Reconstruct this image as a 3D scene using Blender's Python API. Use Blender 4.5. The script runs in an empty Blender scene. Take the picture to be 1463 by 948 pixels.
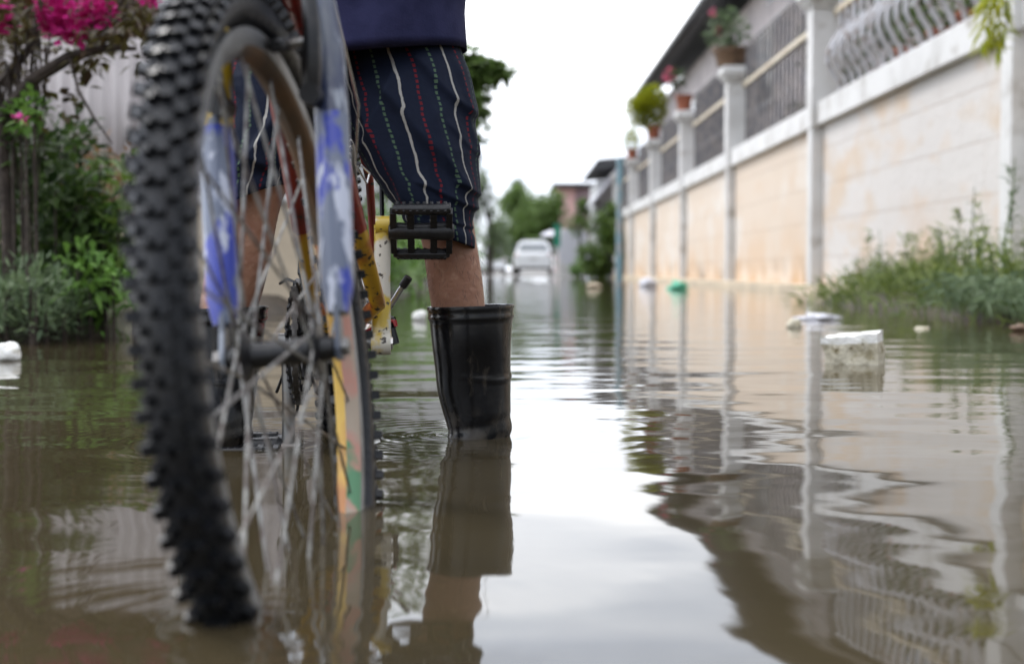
import bpy, math, random
from math import sin, cos, pi, radians as R, sqrt, atan2
from mathutils import Vector as V, Matrix, noise as NZ
random.seed(11)
S = bpy.context.scene
C = S.collection

# ------------------------------------------------------------ camera
CAM_H = 0.253
PITCH = R(2.48)
F = 2032.0
cd = bpy.data.cameras.new('camera'); cam = bpy.data.objects.new('camera', cd); C.objects.link(cam)
cam.location = (0, 0, CAM_H); cam.rotation_euler = (R(90) - PITCH, 0, 0)
cd.lens = 50; cd.sensor_width = 36; cd.clip_start = 0.02; cd.clip_end = 3000
cd.dof.use_dof = True; cd.dof.focus_distance = 2.28; cd.dof.aperture_fstop = 4.0; cd.dof.aperture_blades = 0
S.camera = cam

# ------------------------------------------------------------ sky and sun (bright overcast)
SUN_EL, SUN_ROT = R(52), R(-58)
w = bpy.data.worlds.new('World'); S.world = w; w.use_nodes = True
nt = w.node_tree; nt.nodes.clear()
out = nt.nodes.new('ShaderNodeOutputWorld'); bg = nt.nodes.new('ShaderNodeBackground')
sky = nt.nodes.new('ShaderNodeTexSky'); sky.sky_type = 'NISHITA'; sky.sun_disc = False
sky.sun_elevation = SUN_EL; sky.sun_rotation = SUN_ROT; sky.air_density = 1.0; sky.dust_density = 2.5
tc = nt.nodes.new('ShaderNodeTexCoord'); mp = nt.nodes.new('ShaderNodeMapping'); mp.inputs['Scale'].default_value = (1.0, 1.0, 3.0)
nz = nt.nodes.new('ShaderNodeTexNoise'); nz.inputs['Scale'].default_value = 2.2; nz.inputs['Detail'].default_value = 5
cr = nt.nodes.new('ShaderNodeValToRGB')
cr.color_ramp.elements[0].position = 0.36; cr.color_ramp.elements[0].color = (.46, .50, .58, 1)
cr.color_ramp.elements[1].position = 0.60; cr.color_ramp.elements[1].color = (1, 1, 1, 1)
sc_ = nt.nodes.new('ShaderNodeVectorMath'); sc_.operation = 'SCALE'; sc_.inputs['Scale'].default_value = 11.5
mx = nt.nodes.new('ShaderNodeMix'); mx.data_type = 'RGBA'; mx.inputs['Factor'].default_value = 0.90
L = nt.links.new
L(tc.outputs['Generated'], mp.inputs['Vector']); L(mp.outputs[0], nz.inputs['Vector']); L(nz.outputs['Fac'], cr.inputs['Fac'])
# the cloud layer is brightest on the sun's side of the sky
dt = nt.nodes.new('ShaderNodeVectorMath'); dt.operation = 'DOT_PRODUCT'; dt.inputs[1].default_value = (sin(SUN_ROT) * .8, cos(SUN_ROT) * .8, .6)
mr = nt.nodes.new('ShaderNodeMapRange'); mr.inputs['From Min'].default_value = -.75; mr.inputs['From Max'].default_value = .75; mr.inputs['To Min'].default_value = 3.4; mr.inputs['To Max'].default_value = 15.0
L(tc.outputs['Generated'], dt.inputs[0]); L(dt.outputs['Value'], mr.inputs['Value']); L(mr.outputs[0], sc_.inputs['Scale'])
# higher up the cloud is thicker and bluer than the glare over the horizon
sz = nt.nodes.new('ShaderNodeSeparateXYZ'); L(tc.outputs['Generated'], sz.inputs[0])
er = nt.nodes.new('ShaderNodeValToRGB'); er.color_ramp.elements[0].position = .17; er.color_ramp.elements[0].color = (1, 1, 1, 1)
er.color_ramp.elements[1].position = .26; er.color_ramp.elements[1].color = (.60, .65, .74, 1)
e3 = er.color_ramp.elements.new(.60); e3.color = (.95, .96, 1, 1); L(sz.outputs[2], er.inputs['Fac'])
ml = nt.nodes.new('ShaderNodeMix'); ml.data_type = 'RGBA'; ml.blend_type = 'MULTIPLY'; ml.inputs['Factor'].default_value = 1
L(cr.outputs['Color'], ml.inputs['A']); L(er.outputs['Color'], ml.inputs['B']); L(ml.outputs['Result'], sc_.inputs[0]); L(sky.outputs['Color'], mx.inputs['A']); L(sc_.outputs[0], mx.inputs['B'])
L(mx.outputs['Result'], bg.inputs['Color']); bg.inputs['Strength'].default_value = 0.15; L(bg.outputs[0], out.inputs['Surface'])
sd = bpy.data.lights.new('sun', 'SUN'); sd.energy = 1.2; sd.angle = R(14); sd.color = (1, .97, .92)
so = bpy.data.objects.new('sun', sd); C.objects.link(so)
# direction to the sun: high in front of the camera, from the left, behind thin cloud
sdir = V((sin(SUN_ROT) * cos(SUN_EL), cos(SUN_ROT) * cos(SUN_EL), sin(SUN_EL)))
so.rotation_euler = sdir.to_track_quat('Z', 'Y').to_euler()
S.view_settings.view_transform = 'Standard'; S.view_settings.look = 'None'; S.view_settings.gamma = 1
S.view_settings.exposure = 0.68
S.render.engine = 'CYCLES'
S.cycles.use_denoising = True
try: S.cycles.denoiser = 'OPENIMAGEDENOISE'
except Exception: pass
S.cycles.max_bounces = 6; S.cycles.diffuse_bounces = 3; S.cycles.glossy_bounces = 4; S.cycles.transparent_max_bounces = 6
S.cycles.caustics_reflective = False; S.cycles.caustics_refractive = False; S.cycles.sample_clamp_indirect = 8

# ------------------------------------------------------------ helpers
def at(px, py, Y):
    """point of the place that lies behind pixel (px, py) of the photo at depth Y"""
    f = V((0, cos(PITCH), -sin(PITCH))); u = V((0, sin(PITCH), cos(PITCH)))
    d = f * F + V((1, 0, 0)) * (px - 731.5) + u * (474 - py)
    return V((0, 0, CAM_H)) + d * (Y / d.y)

class MB:
    def __init__(s): s.v = []; s.f = []; s.uv = None; s.mi = []; s.cur = 0; s.flat = set()
    def face(s, idx): s.f.append(tuple(idx)); s.mi.append(s.cur)
    def box(s, c, size, rot=None, taper=1.0):
        c = V(c); hx, hy, hz = size[0] / 2, size[1] / 2, size[2] / 2; b = len(s.v)
        for z in (-hz, hz):
            t = taper if z > 0 else 1
            for x, y in ((-hx, -hy), (hx, -hy), (hx, hy), (-hx, hy)):
                p = V((x * t, y * t, z)); p = rot @ p if rot else p; s.v.append(c + p)
        for q in ((3, 2, 1, 0), (4, 5, 6, 7), (0, 1, 5, 4), (1, 2, 6, 5), (2, 3, 7, 6), (3, 0, 4, 7)): s.face([b + i for i in q])
        return s
    def rings(s, rs, closed=True, cap=True):
        n = len(rs[0]); b = len(s.v)
        for r in rs: s.v.extend(V(p) for p in r)
        for i in range(len(rs) - 1):
            for j in range(n if closed else n - 1):
                k = (j + 1) % n
                s.face((b + i * n + j, b + i * n + k, b + (i + 1) * n + k, b + (i + 1) * n + j))
        if cap:
            s.face([b + j for j in range(n)][::-1]); e = b + (len(rs) - 1) * n; s.face([e + j for j in range(n)])
        return s
    def tube(s, pts, rad, seg=10, cap=True, flat=1.0):
        pts = [V(p) for p in pts]; n = len(pts)
        rad = rad if isinstance(rad, (list, tuple)) else [rad] * n
        t0 = (pts[1] - pts[0]).normalized(); up = V((0, 0, 1)) if abs(t0.z) < .9 else V((0, 1, 0))
        nx = t0.cross(up).normalized(); rs = []
        for i, p in enumerate(pts):
            t = (pts[min(i + 1, n - 1)] - pts[max(i - 1, 0)]).normalized()
            nx = (nx - t * nx.dot(t)).normalized(); ny = t.cross(nx)
            rs.append([p + (nx * cos(2 * pi * k / seg) + ny * sin(2 * pi * k / seg) * flat) * rad[i] for k in range(seg)])
        return s.rings(rs, True, cap)
    def lathe(s, prof, M, seg=64, close=False):
        """profile (r, h) turned round local x of M; closed profile if close"""
        b = len(s.v); n = len(prof)
        for k in range(seg):
            a = 2 * pi * k / seg
            for r, h in prof: s.v.append(M @ V((h, r * cos(a), r * sin(a))))
        for k in range(seg):
            k2 = (k + 1) % seg
            for j in range(n if close else n - 1):
                j2 = (j + 1) % n
                s.face((b + k * n + j, b + k * n + j2, b + k2 * n + j2, b + k2 * n + j))
        return s
    def prism(s, poly, M, h):
        b = len(s.v); n = len(poly)
        for z in (0, h):
            for x, y in poly: s.v.append(M @ V((x, y, z)))
        s.face([b + i for i in range(n)][::-1]); s.face([b + n + i for i in range(n)])
        for i in range(n):
            j = (i + 1) % n; s.face((b + i, b + j, b + n + j, b + n + i))
        return s
    def leaf(s, p, d, ln, wd, bend=.25):
        d = V(d).normalized(); sd_ = d.cross(V((random.uniform(-.4, .4), random.uniform(-.4, .4), 1)))
        if sd_.length < 1e-3: sd_ = V((1, 0, 0))
        sd_.normalize(); nn = sd_.cross(d); b = len(s.v); p = V(p)
        s.v += [p, p + d * ln * .45 + sd_ * wd * .5 - nn * wd * .12, p + d * ln - V((0, 0, ln * bend)), p + d * ln * .45 - sd_ * wd * .5 - nn * wd * .12, p + d * ln * .5 ]
        s.face((b, b + 1, b + 2, b + 4)); s.face((b, b + 4, b + 2, b + 3))
        return s
    def build(s, name, mat, parent=None, smooth=True, bevel=0, ang=40, loc=None):
        me = bpy.data.meshes.new(name)
        off = V((0, 0, 0))
        if parent is not None:
            q = parent
            while q is not None: off = off + q.location; q = q.parent
        elif loc is not None: off = V(loc)
        me.from_pydata([tuple(p - off) for p in s.v], [], s.f)
        mats = mat if isinstance(mat, (list, tuple)) else [mat]
        for m in mats: me.materials.append(m)
        if len(mats) > 1: me.polygons.foreach_set('material_index', s.mi)
        if smooth:
            me.polygons.foreach_set('use_smooth', [True] * len(me.polygons)); me.set_sharp_from_angle(angle=R(ang))
        me.update()
        o = bpy.data.objects.new(name, me); C.objects.link(o)
        if parent is not None: o.parent = parent
        elif loc is not None: o.location = off
        if bevel:
            bm_ = o.modifiers.new('bevel', 'BEVEL'); bm_.width = bevel; bm_.segments = 2; bm_.limit_method = 'ANGLE'
        return o

def thing(name, label, cat, loc, group=None):
    o = bpy.data.objects.new(name, None); C.objects.link(o); o.location = loc; o.empty_display_size = .1
    return tag(o, label, cat, group)
def tag(o, label, cat, group=None):
    o['label'] = label; o['category'] = cat
    if group: o['group'] = group
    return o
def kind(o, k, label=None, cat=None):
    o['kind'] = k
    if label: o['label'] = label
    if cat: o['category'] = cat
    return o

# ------------------------------------------------------------ materials
def mat(name, col, rough=.6, metal=0, col2=None, scale=8, detail=4, thr=(.4, .6), bump=0, bscale=40, spec=.5, col3=None, thr3=(.6, .65), scale3=20, coat=0, island=False, trans=0, stretch=None):
    m = bpy.data.materials.new(name); m.use_nodes = True; t = m.node_tree; p = t.nodes['Principled BSDF']
    p.inputs['Roughness'].default_value = rough; p.inputs['Metallic'].default_value = metal
    p.inputs['Specular IOR Level'].default_value = spec
    if coat: p.inputs['Coat Weight'].default_value = coat; p.inputs['Coat Roughness'].default_value = .15
    p.inputs['Base Color'].default_value = (*col, 1)
    tcn = t.nodes.new('ShaderNodeTexCoord'); src = tcn.outputs['Object']
    if stretch:
        mq = t.nodes.new('ShaderNodeMapping'); mq.inputs['Scale'].default_value = stretch; t.links.new(src, mq.inputs['Vector']); src = mq.outputs[0]
    cur = None
    def ramp(fac, a, b):
        r = t.nodes.new('ShaderNodeMapRange'); r.inputs['From Min'].default_value = a; r.inputs['From Max'].default_value = b
        t.links.new(fac, r.inputs['Value']); return r.outputs[0]
    def mixc(f, a, b):
        x = t.nodes.new('ShaderNodeMix'); x.data_type = 'RGBA'; t.links.new(f, x.inputs['Factor'])
        for s_, v_ in (('A', a), ('B', b)):
            if isinstance(v_, tuple): x.inputs[s_].default_value = (*v_, 1)
            else: t.links.new(v_, x.inputs[s_])
        return x.outputs['Result']
    cur = col
    if col2:
        if island:
            g = t.nodes.new('ShaderNodeNewGeometry'); f = g.outputs['Random Per Island']
        else:
            n_ = t.nodes.new('ShaderNodeTexNoise'); n_.inputs['Scale'].default_value = scale; n_.inputs['Detail'].default_value = detail
            t.links.new(src, n_.inputs['Vector']); f = ramp(n_.outputs['Fac'], *thr)
        cur = mixc(f, cur, col2)
    if col3:
        n_ = t.nodes.new('ShaderNodeTexNoise'); n_.inputs['Scale'].default_value = scale3; n_.inputs['Detail'].default_value = 5
        t.links.new(src, n_.inputs['Vector']); cur = mixc(ramp(n_.outputs['Fac'], *thr3), cur, col3)
    if not isinstance(cur, tuple): t.links.new(cur, p.inputs['Base Color'])
    if bump:
        n_ = t.nodes.new('ShaderNodeTexNoise'); n_.inputs['Scale'].default_value = bscale; n_.inputs['Detail'].default_value = 5
        t.links.new(src, n_.inputs['Vector']); b = t.nodes.new('ShaderNodeBump'); b.inputs['Distance'].default_value = bump
        t.links.new(n_.outputs['Fac'], b.inputs['Height']); t.links.new(b.outputs[0], p.inputs['Normal'])
    if trans:
        o = t.nodes['Material Output']; tr = t.nodes.new('ShaderNodeBsdfTranslucent'); ms = t.nodes.new('ShaderNodeMixShader')
        ms.inputs[0].default_value = trans
        if isinstance(cur, tuple): tr.inputs['Color'].default_value = (*cur, 1)
        else: t.links.new(cur, tr.inputs['Color'])
        t.links.new(p.outputs[0], ms.inputs[1]); t.links.new(tr.outputs[0], ms.inputs[2]); t.links.new(ms.outputs[0], o.inputs['Surface'])
    return m

M_ = {}
M_['tyre'] = mat('tyre rubber', (.004, .0045, .0055), .34, col2=(.010, .011, .014), scale=30, thr=(.35, .75), bump=.0015, bscale=120, col3=(.030, .030, .030), thr3=(.66, .76), scale3=60, spec=.36)
M_['black'] = mat('black metal', (.006, .006, .007), .35, col2=(.022, .020, .019), scale=60, thr=(.5, .7), spec=.5)
M_['plastic'] = mat('black plastic', (.006, .006, .007), .36, bump=.0006, bscale=200, col2=(.012, .012, .013), scale=90)
M_['steel'] = mat('dull steel', (.24, .24, .235), .42, .75, col2=(.20, .17, .14), scale=40, thr=(.45, .7))
M_['oily'] = mat('oily steel', (.06, .055, .05), .35, .6, col2=(.16, .15, .14), scale=60, thr=(.5, .7))
M_['chrome'] = mat('bright steel', (.62, .62, .62), .22, .95, col2=(.35, .30, .25), scale=60, thr=(.55, .75))
M_['spoke'] = mat('spoke steel', (.34, .34, .32), .34, .5, col2=(.12, .10, .09), scale=50)
M_['rim'] = mat('rim alloy', (.26, .27, .28), .38, .6, col2=(.10, .09, .08), scale=22, thr=(.45, .7))
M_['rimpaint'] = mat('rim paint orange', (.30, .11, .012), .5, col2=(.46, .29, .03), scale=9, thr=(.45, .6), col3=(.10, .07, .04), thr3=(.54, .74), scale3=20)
M_['rimshade'] = mat('rim shaded brown', (.13, .060, .018), .55, col2=(.05, .035, .02), scale=14, thr=(.4, .65))  # shade on the upper inner rim, put into the colour as mottled brown
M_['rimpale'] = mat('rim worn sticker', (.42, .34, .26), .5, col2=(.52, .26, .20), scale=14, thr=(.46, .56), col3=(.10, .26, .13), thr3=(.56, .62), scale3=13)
M_['fork'] = mat('fork paint', (.085, .10, .13), .3, col2=(.035, .045, .09), scale=13, thr=(.50, .60), col3=(.30, .33, .38), thr3=(.57, .66), scale3=34, stretch=(1.6, 1.6, .45), bump=.0008, bscale=90, coat=.3)
M_['forkblue'] = mat('fork paint blue sticker', (.13, .155, .22), .32, col2=(.025, .045, .36), scale=21, thr=(.48, .53), col3=(.50, .53, .62), thr3=(.55, .61), scale3=32, stretch=(1.6, 1.6, .45), coat=.3)
M_['forkyellow'] = mat('fork paint yellow sticker', (.10, .12, .17), .32, col2=(.60, .40, .03), scale=34, thr=(.47, .52), col3=(.30, .33, .42), thr3=(.6, .66), scale3=20, stretch=(1.6, 1.6, .45), coat=.3)
M_['red'] = mat('frame paint red', (.30, .018, .012), .28, col2=(.12, .01, .01), scale=14, thr=(.45, .7), col3=(.03, .02, .02), thr3=(.63, .66), scale3=80, coat=.4)
M_['yellow'] = mat('frame paint yellow', (.58, .34, .025), .32, col2=(.36, .09, .015), scale=15, thr=(.48, .6), col3=(.03, .02, .015), thr3=(.6, .63), scale3=90, coat=.3)
M_['crank'] = mat('crank paint', (.56, .40, .05), .34, col2=(.58, .55, .47), scale=22, thr=(.47, .55), col3=(.05, .04, .03), thr3=(.62, .65), scale3=95, coat=.3)
M_['skin'] = mat('skin', (.36, .19, .12), .5, col2=(.27, .12, .075), scale=22, thr=(.35, .7), bump=.0022, bscale=75, col3=(.42, .24, .16), thr3=(.55, .7), scale3=60)
M_['shirt'] = mat('navy cotton', (.020, .022, .065), .85, col2=(.028, .030, .082), scale=30, bump=.0006, bscale=260, spec=.2)
M_['boot'] = mat('black rubber', (.0035, .0035, .004), .22, col2=(.008, .008, .009), scale=14, spec=.38, bump=.0018, bscale=17, col3=(.05, .05, .048), thr3=(.68, .84), scale3=60)
M_['hair'] = mat('hair', (.012, .009, .007), .5)
M_['denim'] = M_['shirt']
M_['soil'] = mat('wet soil', (.07, .052, .035), .8, col2=(.035, .028, .02), scale=6, bump=.03, bscale=10)
M_['asphalt'] = mat('asphalt', (.16, .155, .145), .7, col2=(.24, .23, .21), scale=.6)
M_['bark'] = mat('bark', (.030, .021, .016), .85, col2=(.06, .045, .034), scale=20, bump=.01, bscale=40)
def leafm(n, a, b, tr=.35): return mat(n, a, .5, col2=b, island=True, trans=tr, spec=.35)
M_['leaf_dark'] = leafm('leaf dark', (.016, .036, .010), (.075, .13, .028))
M_['leaf_mid'] = leafm('leaf mid', (.045, .095, .02), (.15, .23, .04))
M_['leaf_bright'] = leafm('leaf bright', (.10, .22, .035), (.20, .36, .07))
M_['leaf_grey'] = leafm('leaf greyish', (.09, .14, .07), (.20, .27, .14))
M_['leaf_yellow'] = leafm('leaf yellow green', (.22, .27, .015), (.42, .42, .03), .4)
M_['leaf_brown'] = leafm('leaf dry brown', (.16, .085, .035), (.34, .20, .10))
M_['leaf_red'] = leafm('leaf dark red', (.055, .030, .018), (.12, .11, .03))
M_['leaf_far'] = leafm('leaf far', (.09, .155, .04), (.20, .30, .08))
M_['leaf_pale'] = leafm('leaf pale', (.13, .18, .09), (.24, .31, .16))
M_['petal'] = leafm('magenta petal', (.54, .013, .20), (.80, .055, .38), .3)
M_['petal_pink'] = leafm('pink petal', (.70, .10, .22), (.85, .25, .36), .35)
M_['grass'] = leafm('weed', (.055, .095, .022), (.25, .31, .08), .35)
M_['terracotta'] = mat('terracotta', (.32, .10, .05), .8, col2=(.22, .075, .04), scale=14, bump=.003)
M_['claybowl'] = mat('brown glazed bowl', (.17, .10, .055), .5, col2=(.10, .06, .035), scale=12)
M_['white'] = mat('white paint', (.66, .655, .64), .6, col2=(.52, .51, .49), scale=2.5, thr=(.45, .75), bump=.004, bscale=20, col3=(.36, .33, .29), thr3=(.56, .74), scale3=4)
M_['cream'] = mat('cream plaster', (.62, .52, .38), .8, col2=(.50, .42, .31), scale=3, col3=(.25, .21, .17), thr3=(.66, .78), scale3=5, bump=.004)
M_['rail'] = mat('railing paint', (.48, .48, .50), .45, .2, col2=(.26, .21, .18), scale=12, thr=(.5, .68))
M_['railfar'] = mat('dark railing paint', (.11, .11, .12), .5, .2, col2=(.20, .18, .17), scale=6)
M_['railtop'] = mat('rail cream', (.62, .55, .42), .6, col2=(.36, .24, .14), scale=5, thr=(.5, .7))
M_['roof'] = mat('dark roof', (.05, .052, .055), .7, col2=(.09, .09, .09), scale=3)
M_['pinkwall'] = mat('pale pink wall', (.55, .50, .49), .8, col2=(.42, .38, .38), scale=1.5)
M_['glass'] = mat('window glass', (.05, .06, .07), .12, spec=.6)
M_['darkwood'] = mat('brown eave boards', (.085, .055, .04), .7, col2=(.14, .095, .065), scale=6)
M_['foam'] = mat('dirty polystyrene', (.58, .54, .42), .85, col2=(.30, .26, .16), scale=26, thr=(.50, .68), bump=.006, bscale=120, col3=(.14, .11, .05), thr3=(.61, .68), scale3=45)
M_['foamtop'] = mat('white polystyrene', (.84, .84, .80), .85, col2=(.62, .60, .50), scale=40, thr=(.55, .72), bump=.005, bscale=140)
M_['carpaint'] = mat('white car paint', (.86, .87, .88), .25, coat=.5)
M_['redlamp'] = mat('tail lamp', (.35, .02, .02), .2)
M_['turq'] = mat('turquoise paint', (.20, .42, .44), .5, col2=(.14, .30, .32), scale=10)
M_['bluepost'] = mat('blue grey paint', (.15, .28, .34), .55, col2=(.30, .31, .31), scale=3.5, thr=(.45, .6))
M_['greencloth'] = mat('green cloth', (.02, .30, .18), .7, col2=(.03, .22, .14), scale=3)
M_['greenplast'] = mat('green plastic', (.10, .50, .32), .35)
M_['bag'] = mat('pale plastic', (.68, .68, .72), .3, col2=(.5, .5, .55), scale=20)
M_['mauve'] = mat('mauve wall', (.50, .36, .40), .8)
M_['salmon'] = mat('salmon wall', (.86, .54, .51), .8, col2=(.80, .50, .47), scale=1)
M_['greywall'] = mat('pale grey wall', (.55, .56, .56), .8, col2=(.42, .43, .43), scale=.7)

def mud(m, z0):
    t = m.node_tree; p = t.nodes['Principled BSDF']; src = p.inputs['Base Color'].links[0].from_socket
    g = t.nodes.new('ShaderNodeNewGeometry'); sp_ = t.nodes.new('ShaderNodeSeparateXYZ'); t.links.new(g.outputs['Position'], sp_.inputs[0])
    mp_ = t.nodes.new('ShaderNodeMapping'); mp_.inputs['Scale'].default_value = (1, 1, .25); t.links.new(g.outputs['Position'], mp_.inputs['Vector'])
    lo = t.nodes.new('ShaderNodeMapRange'); lo.inputs['From Min'].default_value = 0; lo.inputs['From Max'].default_value = z0; lo.inputs['To Min'].default_value = .22; lo.inputs['To Max'].default_value = -.02
    t.links.new(sp_.outputs[2], lo.inputs['Value'])
    f = noi(t, mp_.outputs[0], 60, 6, .56, .74); f = mth(t, 'ADD', mth(t, 'MULTIPLY', f, .22), mth(t, 'MULTIPLY', mth(t, 'MAXIMUM', lo.outputs[0], 0), noi(t, g.outputs['Position'], 45, 5, .42, .62)))
    c = mixn(t, f, src, (.20, .165, .12)); t.links.new(c, p.inputs['Base Color'])
    t.links.new(mth(t, 'ADD', mth(t, 'MULTIPLY', f, .9), .20), p.inputs['Roughness'])
def nodes(name, rough=.8):
    m = bpy.data.materials.new(name); m.use_nodes = True; t = m.node_tree; p = t.nodes['Principled BSDF']; p.inputs['Roughness'].default_value = rough
    return m, t, p
def mth(t, op, a, b=None, c=None):
    n = t.nodes.new('ShaderNodeMath'); n.operation = op
    for i, x in enumerate((a, b, c)):
        if x is None: continue
        if isinstance(x, (int, float)): n.inputs[i].default_value = x
        else: t.links.new(x, n.inputs[i])
    return n.outputs[0]
def mixn(t, f, a, b):
    x = t.nodes.new('ShaderNodeMix'); x.data_type = 'RGBA'
    if isinstance(f, (int, float)): x.inputs['Factor'].default_value = f
    else: t.links.new(f, x.inputs['Factor'])
    for s_, v_ in (('A', a), ('B', b)):
        if isinstance(v_, tuple): x.inputs[s_].default_value = (*v_, 1)
        else: t.links.new(v_, x.inputs[s_])
    return x.outputs['Result']
def noi(t, vec, scale, detail=4, a=0, b=1):
    n = t.nodes.new('ShaderNodeTexNoise'); n.inputs['Scale'].default_value = scale; n.inputs['Detail'].default_value = detail
    t.links.new(vec, n.inputs['Vector']); r = t.nodes.new('ShaderNodeMapRange'); r.inputs['From Min'].default_value = a; r.inputs['From Max'].default_value = b
    t.links.new(n.outputs['Fac'], r.inputs['Value']); return r.outputs[0]

mud(M_['boot'], .06)
# wall panels: old limewash flaking from ochre block work
def wallmat(name, white_amt, ca=(.68, .67, .69), cb=(.63, .53, .44)):
    m, t, p = nodes(name, .85)
    g = t.nodes.new('ShaderNodeNewGeometry'); sep = t.nodes.new('ShaderNodeSeparateXYZ'); t.links.new(g.outputs['Position'], sep.inputs[0])
    pos = g.outputs['Position']
    mp_ = t.nodes.new('ShaderNodeMapping'); mp_.inputs['Scale'].default_value = (1, .45, 1); t.links.new(pos, mp_.inputs['Vector'])
    f = noi(t, mp_.outputs[0], 1.3, 6, white_amt, white_amt + .10)
    c = mixn(t, f, ca, cb)
    f2 = noi(t, mp_.outputs[0], 3.2, 6, .56, .66); c = mixn(t, mth(t, 'MULTIPLY', f2, .35), c, (.62, .46, .32))
    # block courses
    cmb = t.nodes.new('ShaderNodeCombineXYZ'); t.links.new(sep.outputs['Y'], cmb.inputs[0]); t.links.new(sep.outputs['Z'], cmb.inputs[1])
    br = t.nodes.new('ShaderNodeTexBrick'); br.inputs['Scale'].default_value = 1; br.inputs['Mortar Size'].default_value = .006
    br.inputs['Brick Width'].default_value = 1.1; br.inputs['Row Height'].default_value = .40; br.inputs['Mortar Smooth'].default_value = .3
    t.links.new(cmb.outputs[0], br.inputs['Vector'])
    c = mixn(t, mth(t, 'MULTIPLY', br.outputs['Fac'], .45), c, (.46, .36, .27))
    # damp marks and mould low on the wall
    low = t.nodes.new('ShaderNodeMapRange'); low.inputs['From Min'].default_value = .10; low.inputs['From Max'].default_value = .45
    low.inputs['To Min'].default_value = 1; low.inputs['To Max'].default_value = 0; t.links.new(sep.outputs['Z'], low.inputs['Value'])
    st = mth(t, 'MULTIPLY', low.outputs[0], noi(t, pos, 2.2, 5, .46, .62))
    c = mixn(t, mth(t, 'MULTIPLY', st, .85), c, (.16, .13, .11))
    td_ = t.nodes.new('ShaderNodeMapRange'); td_.inputs['From Min'].default_value = .13; td_.inputs['From Max'].default_value = .19; td_.inputs['To Min'].default_value = 1; td_.inputs['To Max'].default_value = 0
    t.links.new(mth(t, 'ADD', sep.outputs['Z'], mth(t, 'MULTIPLY', noi(t, pos, 3.0, 4), .12)), td_.inputs['Value'])
    c = mixn(t, mth(t, 'MULTIPLY', td_.outputs[0], .55), c, (.20, .16, .11))
    low2 = t.nodes.new('ShaderNodeMapRange'); low2.inputs['From Min'].default_value = .1; low2.inputs['From Max'].default_value = 1.0
    low2.inputs['To Min'].default_value = 1; low2.inputs['To Max'].default_value = 0; t.links.new(sep.outputs['Z'], low2.inputs['Value'])
    c = mixn(t, mth(t, 'MULTIPLY', mth(t, 'MULTIPLY', low2.outputs[0], noi(t, pos, 1.1, 4, .4, .6)), .75), c, (.60, .38, .20))
    t.links.new(c, p.inputs['Base Color'])
    b = t.nodes.new('ShaderNodeBump'); b.inputs['Distance'].default_value = .01
    hh = mth(t, 'SUBTRACT', noi(t, pos, 14, 5), br.outputs['Fac']); t.links.new(hh, b.inputs['Height']); t.links.new(b.outputs[0], p.inputs['Normal'])
    return m
M_['wall_near'] = wallmat('flaking white panel', .53, (.62, .59, .56), (.60, .50, .40))
M_['wall_far'] = wallmat('ochre panel', .40, (.66, .60, .53), (.63, .53, .43))

# pale corrugated sheet
m, t, p = nodes('pale corrugated sheet', .55)
g = t.nodes.new('ShaderNodeNewGeometry'); mp_ = t.nodes.new('ShaderNodeMapping'); mp_.inputs['Scale'].default_value = (5, 5, .5); t.links.new(g.outputs['Position'], mp_.inputs['Vector'])
c = mixn(t, noi(t, mp_.outputs[0], 3, 4, .4, .65), (.42, .385, .38), (.52, .485, .475)); t.links.new(c, p.inputs['Base Color'])
M_['sheet'] = m

# striped cloth of the shorts: u in metres round the leg, v in metres down the leg
m, t, p = nodes('striped shorts cloth', .85); p.inputs['Specular IOR Level'].default_value = .2
uvn = t.nodes.new('ShaderNodeUVMap'); sp = t.nodes.new('ShaderNodeSeparateXYZ'); t.links.new(uvn.outputs[0], sp.inputs[0])
uu = mth(t, 'ADD', sp.outputs[0], 3.0); vv = sp.outputs[1]
wob = noi(t, uvn.outputs[0], 9, 2); uu = mth(t, 'ADD', uu, mth(t, 'MULTIPLY', wob, .004))
PITCHS = .0250
k = mth(t, 'DIVIDE', uu, PITCHS); fr = mth(t, 'FRACT', k); idx = mth(t, 'MODULO', mth(t, 'FLOOR', k), 3)
dist = mth(t, 'ABSOLUTE', mth(t, 'SUBTRACT', fr, .5))
wn = mth(t, 'ADD', mth(t, 'MULTIPLY', noi(t, uvn.outputs[0], 160, 3), .10), .025)
line = mth(t, 'LESS_THAN', dist, wn)
dash = mth(t, 'LESS_THAN', mth(t, 'FRACT', mth(t, 'MULTIPLY', vv, 120)), .62)
thin = mth(t, 'LESS_THAN', mth(t, 'ABSOLUTE', mth(t, 'SUBTRACT', dist, .0)), .075)
isW = mth(t, 'LESS_THAN', idx, .5); isG = mth(t, 'COMPARE', idx, 1, .1); isR = mth(t, 'COMPARE', idx, 2, .1)
base = mixn(t, noi(t, uvn.outputs[0], 60, 4), (.0045, .0075, .019), (.007, .012, .029))
c = mixn(t, mth(t, 'MULTIPLY', mth(t, 'MULTIPLY', line, isW), .9), base, (.36, .35, .32))
c = mixn(t, mth(t, 'MULTIPLY', mth(t, 'MULTIPLY', mth(t, 'MULTIPLY', line, isG), dash), .9), c, (.07, .12, .075))
c = mixn(t, mth(t, 'MULTIPLY', mth(t, 'MULTIPLY', mth(t, 'MULTIPLY', thin, isR), dash), .9), c, (.13, .010, .016))
t.links.new(c, p.inputs['Base Color'])
b = t.nodes.new('ShaderNodeBump'); b.inputs['Distance'].default_value = .0012; t.links.new(noi(t, uvn.outputs[0], 70, 4), b.inputs['Height']); t.links.new(b.outputs[0], p.inputs['Normal'])
M_['shorts'] = m

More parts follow.
